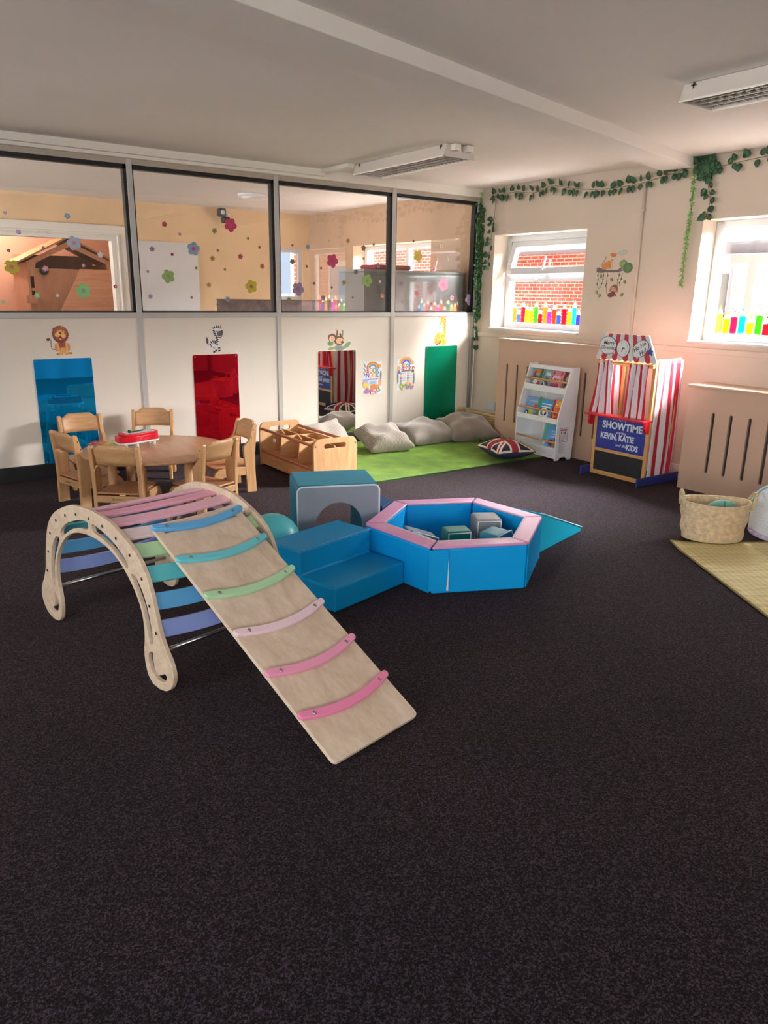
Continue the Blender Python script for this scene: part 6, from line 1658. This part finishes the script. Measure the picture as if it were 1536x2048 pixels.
MB().box(4.205, 5.51, 6.39, 6.87, 1.656, 1.68).build('top', M('#a2a4a1', .45), cup, bevel=.003)
MB().box(4.235, 5.48, 6.42, 6.84, 0, .06).build('plinth', BLACK, cup)
for x0_, x1_ in ((4.22, 4.855), (4.86, 5.495)): 
    do = MB().box(x0_, x1_, 6.861, 6.878, .07, 1.65).build('door', GREYC, cup, bevel=.003); MB().tube([(x1_-.06 if x0_ < 4.5 else x0_+.06, 6.893, .9), (x1_-.06 if x0_ < 4.5 else x0_+.06, 6.893, 1.05)], .006, 8).build('handle', STEEL, do)
p0 = onY(741, 536, 6.55); p1 = onY(812, 538, 6.55)
tag(MB().rbox((p0.x+p1.x)/2, 6.60, 1.682+.024, p1.x-p0.x, .30, .046, .020).build('rolled_mat', M('#a3243c', .6)), 'dark red rolled mat lying on top of the grey cupboard', 'mat')
# display board on a low unit
db = thing('display_unit', 'low display unit with mottled brown pictures along its top edge', 'display unit', (4.2, 7.65, 0))
q0_, q1_ = onY(435, 612, 7.6), onY(700, 612, 7.6)
MB().box(q0_.x+.02, 4.15+.9, 7.62, 7.98, 0, 1.20).build('carcass', M('#8f7258', .5), db)
MB().box(q0_.x, 5.06, 7.60, 7.615, 1.12, q0_.z+.055).build('picture_panel', M('#86706f', .7, var=(14, .45)), db)
MB().box(q0_.x, 5.06, 7.592, 7.622, q0_.z+.055, q0_.z+.07).build('rim', M('#7a5c4a', .6), db)
# wooden play house beyond the hatch
PLY = M('#cf9f82', .55, kind='wood', grain=(12, 12, 1.2)); PLYD = M('#b98a6e', .55, kind='wood', grain=(12, 12, 1.2))
ph_ = thing('wooden_playhouse', 'wooden playhouse with pitched roof seen through the far hatch', 'playhouse', (2.55, 11.3, 0))
gx0, gx1, gy, ap = 2.02, 3.12, 11.0, 2.09
MB().fill([(gx0, 0), (gx1, 0), (gx1, 1.80), (2.56, 2.05), (gx0, 1.78)], [[(gx0+.10, 1.70), (gx1-.08, 1.70), (gx1-.10, 1.78), (2.56, 1.98), (gx0+.12, 1.77)], rrect(gx0+.03, gx0+.075, 1.45, 1.60, .004, 2), rrect(gx0+.03, gx0+.075, 1.27, 1.42, .004, 2)], -.02, 0, facing((0, gy, 0), (1, 0, 0), (0, 0, 1))).build('front_wall', PLY, ph_)
MB().box(gx0, gx0+.02, gy+.021, gy+1.0, 0, 1.77).build('side_wall', PLY, ph_); MB().box(gx1-.02, gx1, gy+.021, gy+1.0, 0, 1.77).build('side_wall', PLY, ph_)
MB().box(gx0+.02, gx1-.02, gy+.98, gy+1.0, 0, 1.9).build('back_wall', PLYD, ph_)
for a, b in (((gx0-.09, 1.765), (2.56, ap)), ((gx1+.09, 1.765), (2.56, ap))):
    dx, dz = b[0]-a[0], b[1]-a[1]; l_ = math.hypot(dx, dz); nx_, nz_ = (-dz/l_, dx/l_) if dx > 0 else (dz/l_, -dx/l_)
    MB().prism([a, b, (b[0]+nx_*.022, b[1]+nz_*.022), (a[0]+nx_*.022, a[1]+nz_*.022)], -1.05, .06, facing((0, gy, 0), (1, 0, 0), (0, 0, 1))).build('roof_board', M('#c99a70', .5, kind='wood', grain=(12, 1.2, 12)), ph_, bevel=.002)
pb_ = onY(60, 600, gy-.02); MB().box(pb_.x-.05, pb_.x+.08, gy-.12, gy-.021, pb_.z-.04, pb_.z+.06).build('flower_box', PLY, ph_)
pg = thing('wooden_screen', 'plain wooden panel leaning in front of the playhouse', 'panel', (2.9, 10.7, 0))
a0, a1, a2 = onY(160, 538, 10.7), onY(230, 538, 10.7), onY(120, 625, 10.7)
MB().prism([(a2.x-.25, 0), (3.2, 0), (3.2, a0.z), (a0.x, a0.z), (a2.x, a2.z)], 0, .018, facing((0, 10.7, 0), (1, 0, 0), (0, 0, 1))).build('board', M('#dba483', .55, kind='wood', grain=(1.2, 12, 12)), pg)
MB().box(a2.x-.2, 3.2, 10.701, 11.0, 0, .03).build('foot', PLYD, pg)
pc_ = onY(88, 541, gy-.05)
pcl = thing('round_clock', 'small round dark wall dial on the playhouse front', 'clock', (pc_.x, gy-.021, pc_.z))
MB().lathe([(.058, 0), (.058, .02), (.05, .028), (.047, .02), (.001, .02)], 24, 0, Matrix.Translation((pc_.x, gy-.0205, pc_.z)) @ Matrix.Rotation(PI/2, 4, 'X')).build('rim', M('#3c4442', .4), pcl)
MB().lathe([(.045, .0205), (.001, .0215)], 24, 0, Matrix.Translation((pc_.x, gy-.0205, pc_.z)) @ Matrix.Rotation(PI/2, 4, 'X')).build('face', M('#59635f', .3), pcl)

# ------------------------------------------------------------------ beside the viewer: seen only in the coloured mirrors
tt = thing('draped_table', 'low table under a pleated cloth reflected in the blue mirror', 'table', (2.9, -.7, 0))
def drape(u, v):
    per = [(2.2, -.45), (3.6, -.45), (3.6, -1.05), (2.2, -1.05), (2.2, -.45)]
    s_ = u*4; i = min(int(s_), 3); f = s_-i; a, b = Vector(per[i]), Vector(per[i+1]); p = a.lerp(b, f); d_ = (b-a).normalized(); n_ = Vector((d_.y, -d_.x))
    w_ = .02*math.sin(u*90)*v; p = p-n_*(w_+.01)
    return (p.x, p.y, .62-.56*v)
MB().grid(drape, 240, 8).box(2.2, 3.6, -1.05, -.45, .615, .63).build('cloth', M('#e3e9f2', .8), tt)
for x in (2.3, 3.5):
    for y in (-.55, -.95): MB().tube([(x, y, 0), (x, y, .61)], .02, 10).build('leg', STEEL, tt)
for nm, lab, y0_, y1_, dark in (('toy_washing_machine', 'toy washing machine against the window wall reflected in the red mirror', -2.25, -1.70, True), ('toy_cooker', 'toy cooker beside the toy washing machine reflected in the red mirror', -1.66, -1.15, False)):
    t = thing(nm, lab, 'toy kitchen unit', (5.3, (y0_+y1_)/2, 0))
    MB().box(5.08, 5.50, y0_, y1_, .0, .68).build('body', M('#e4dfd8', .45), t, bevel=.012)
    yc = (y0_+y1_)/2; TF_ = facing((5.079, yc, 0), (0, -1, 0), (0, 0, 1))
    if dark:
        MB().prism(ell(0, .30, .17, .17, 32), 0, .012, TF_).build('door_ring', M('#b9b9bb', .3), t); MB().prism(ell(0, .30, .125, .125, 32), .0122, .018, TF_).build('door_glass', M('#34393f', .1), t)
    else:
        MB().prism(rrect(-.19, .19, .10, .46, .02), 0, .01, TF_).build('oven_door', M('#55504c', .3), t); MB().tube([TF_ @ Vector((-.15, .48, .03)), TF_ @ Vector((.15, .48, .03))], .008, 8).build('handle', STEEL, t)
    for k_ in range(3): MB().lathe([(.022, 0), (.02, .02), (.001, .022)], 14, 0, TF_ @ Matrix.Translation((-.12+.1*k_, .60, 0))).build('knob', M('#4a4a4e', .4), t)
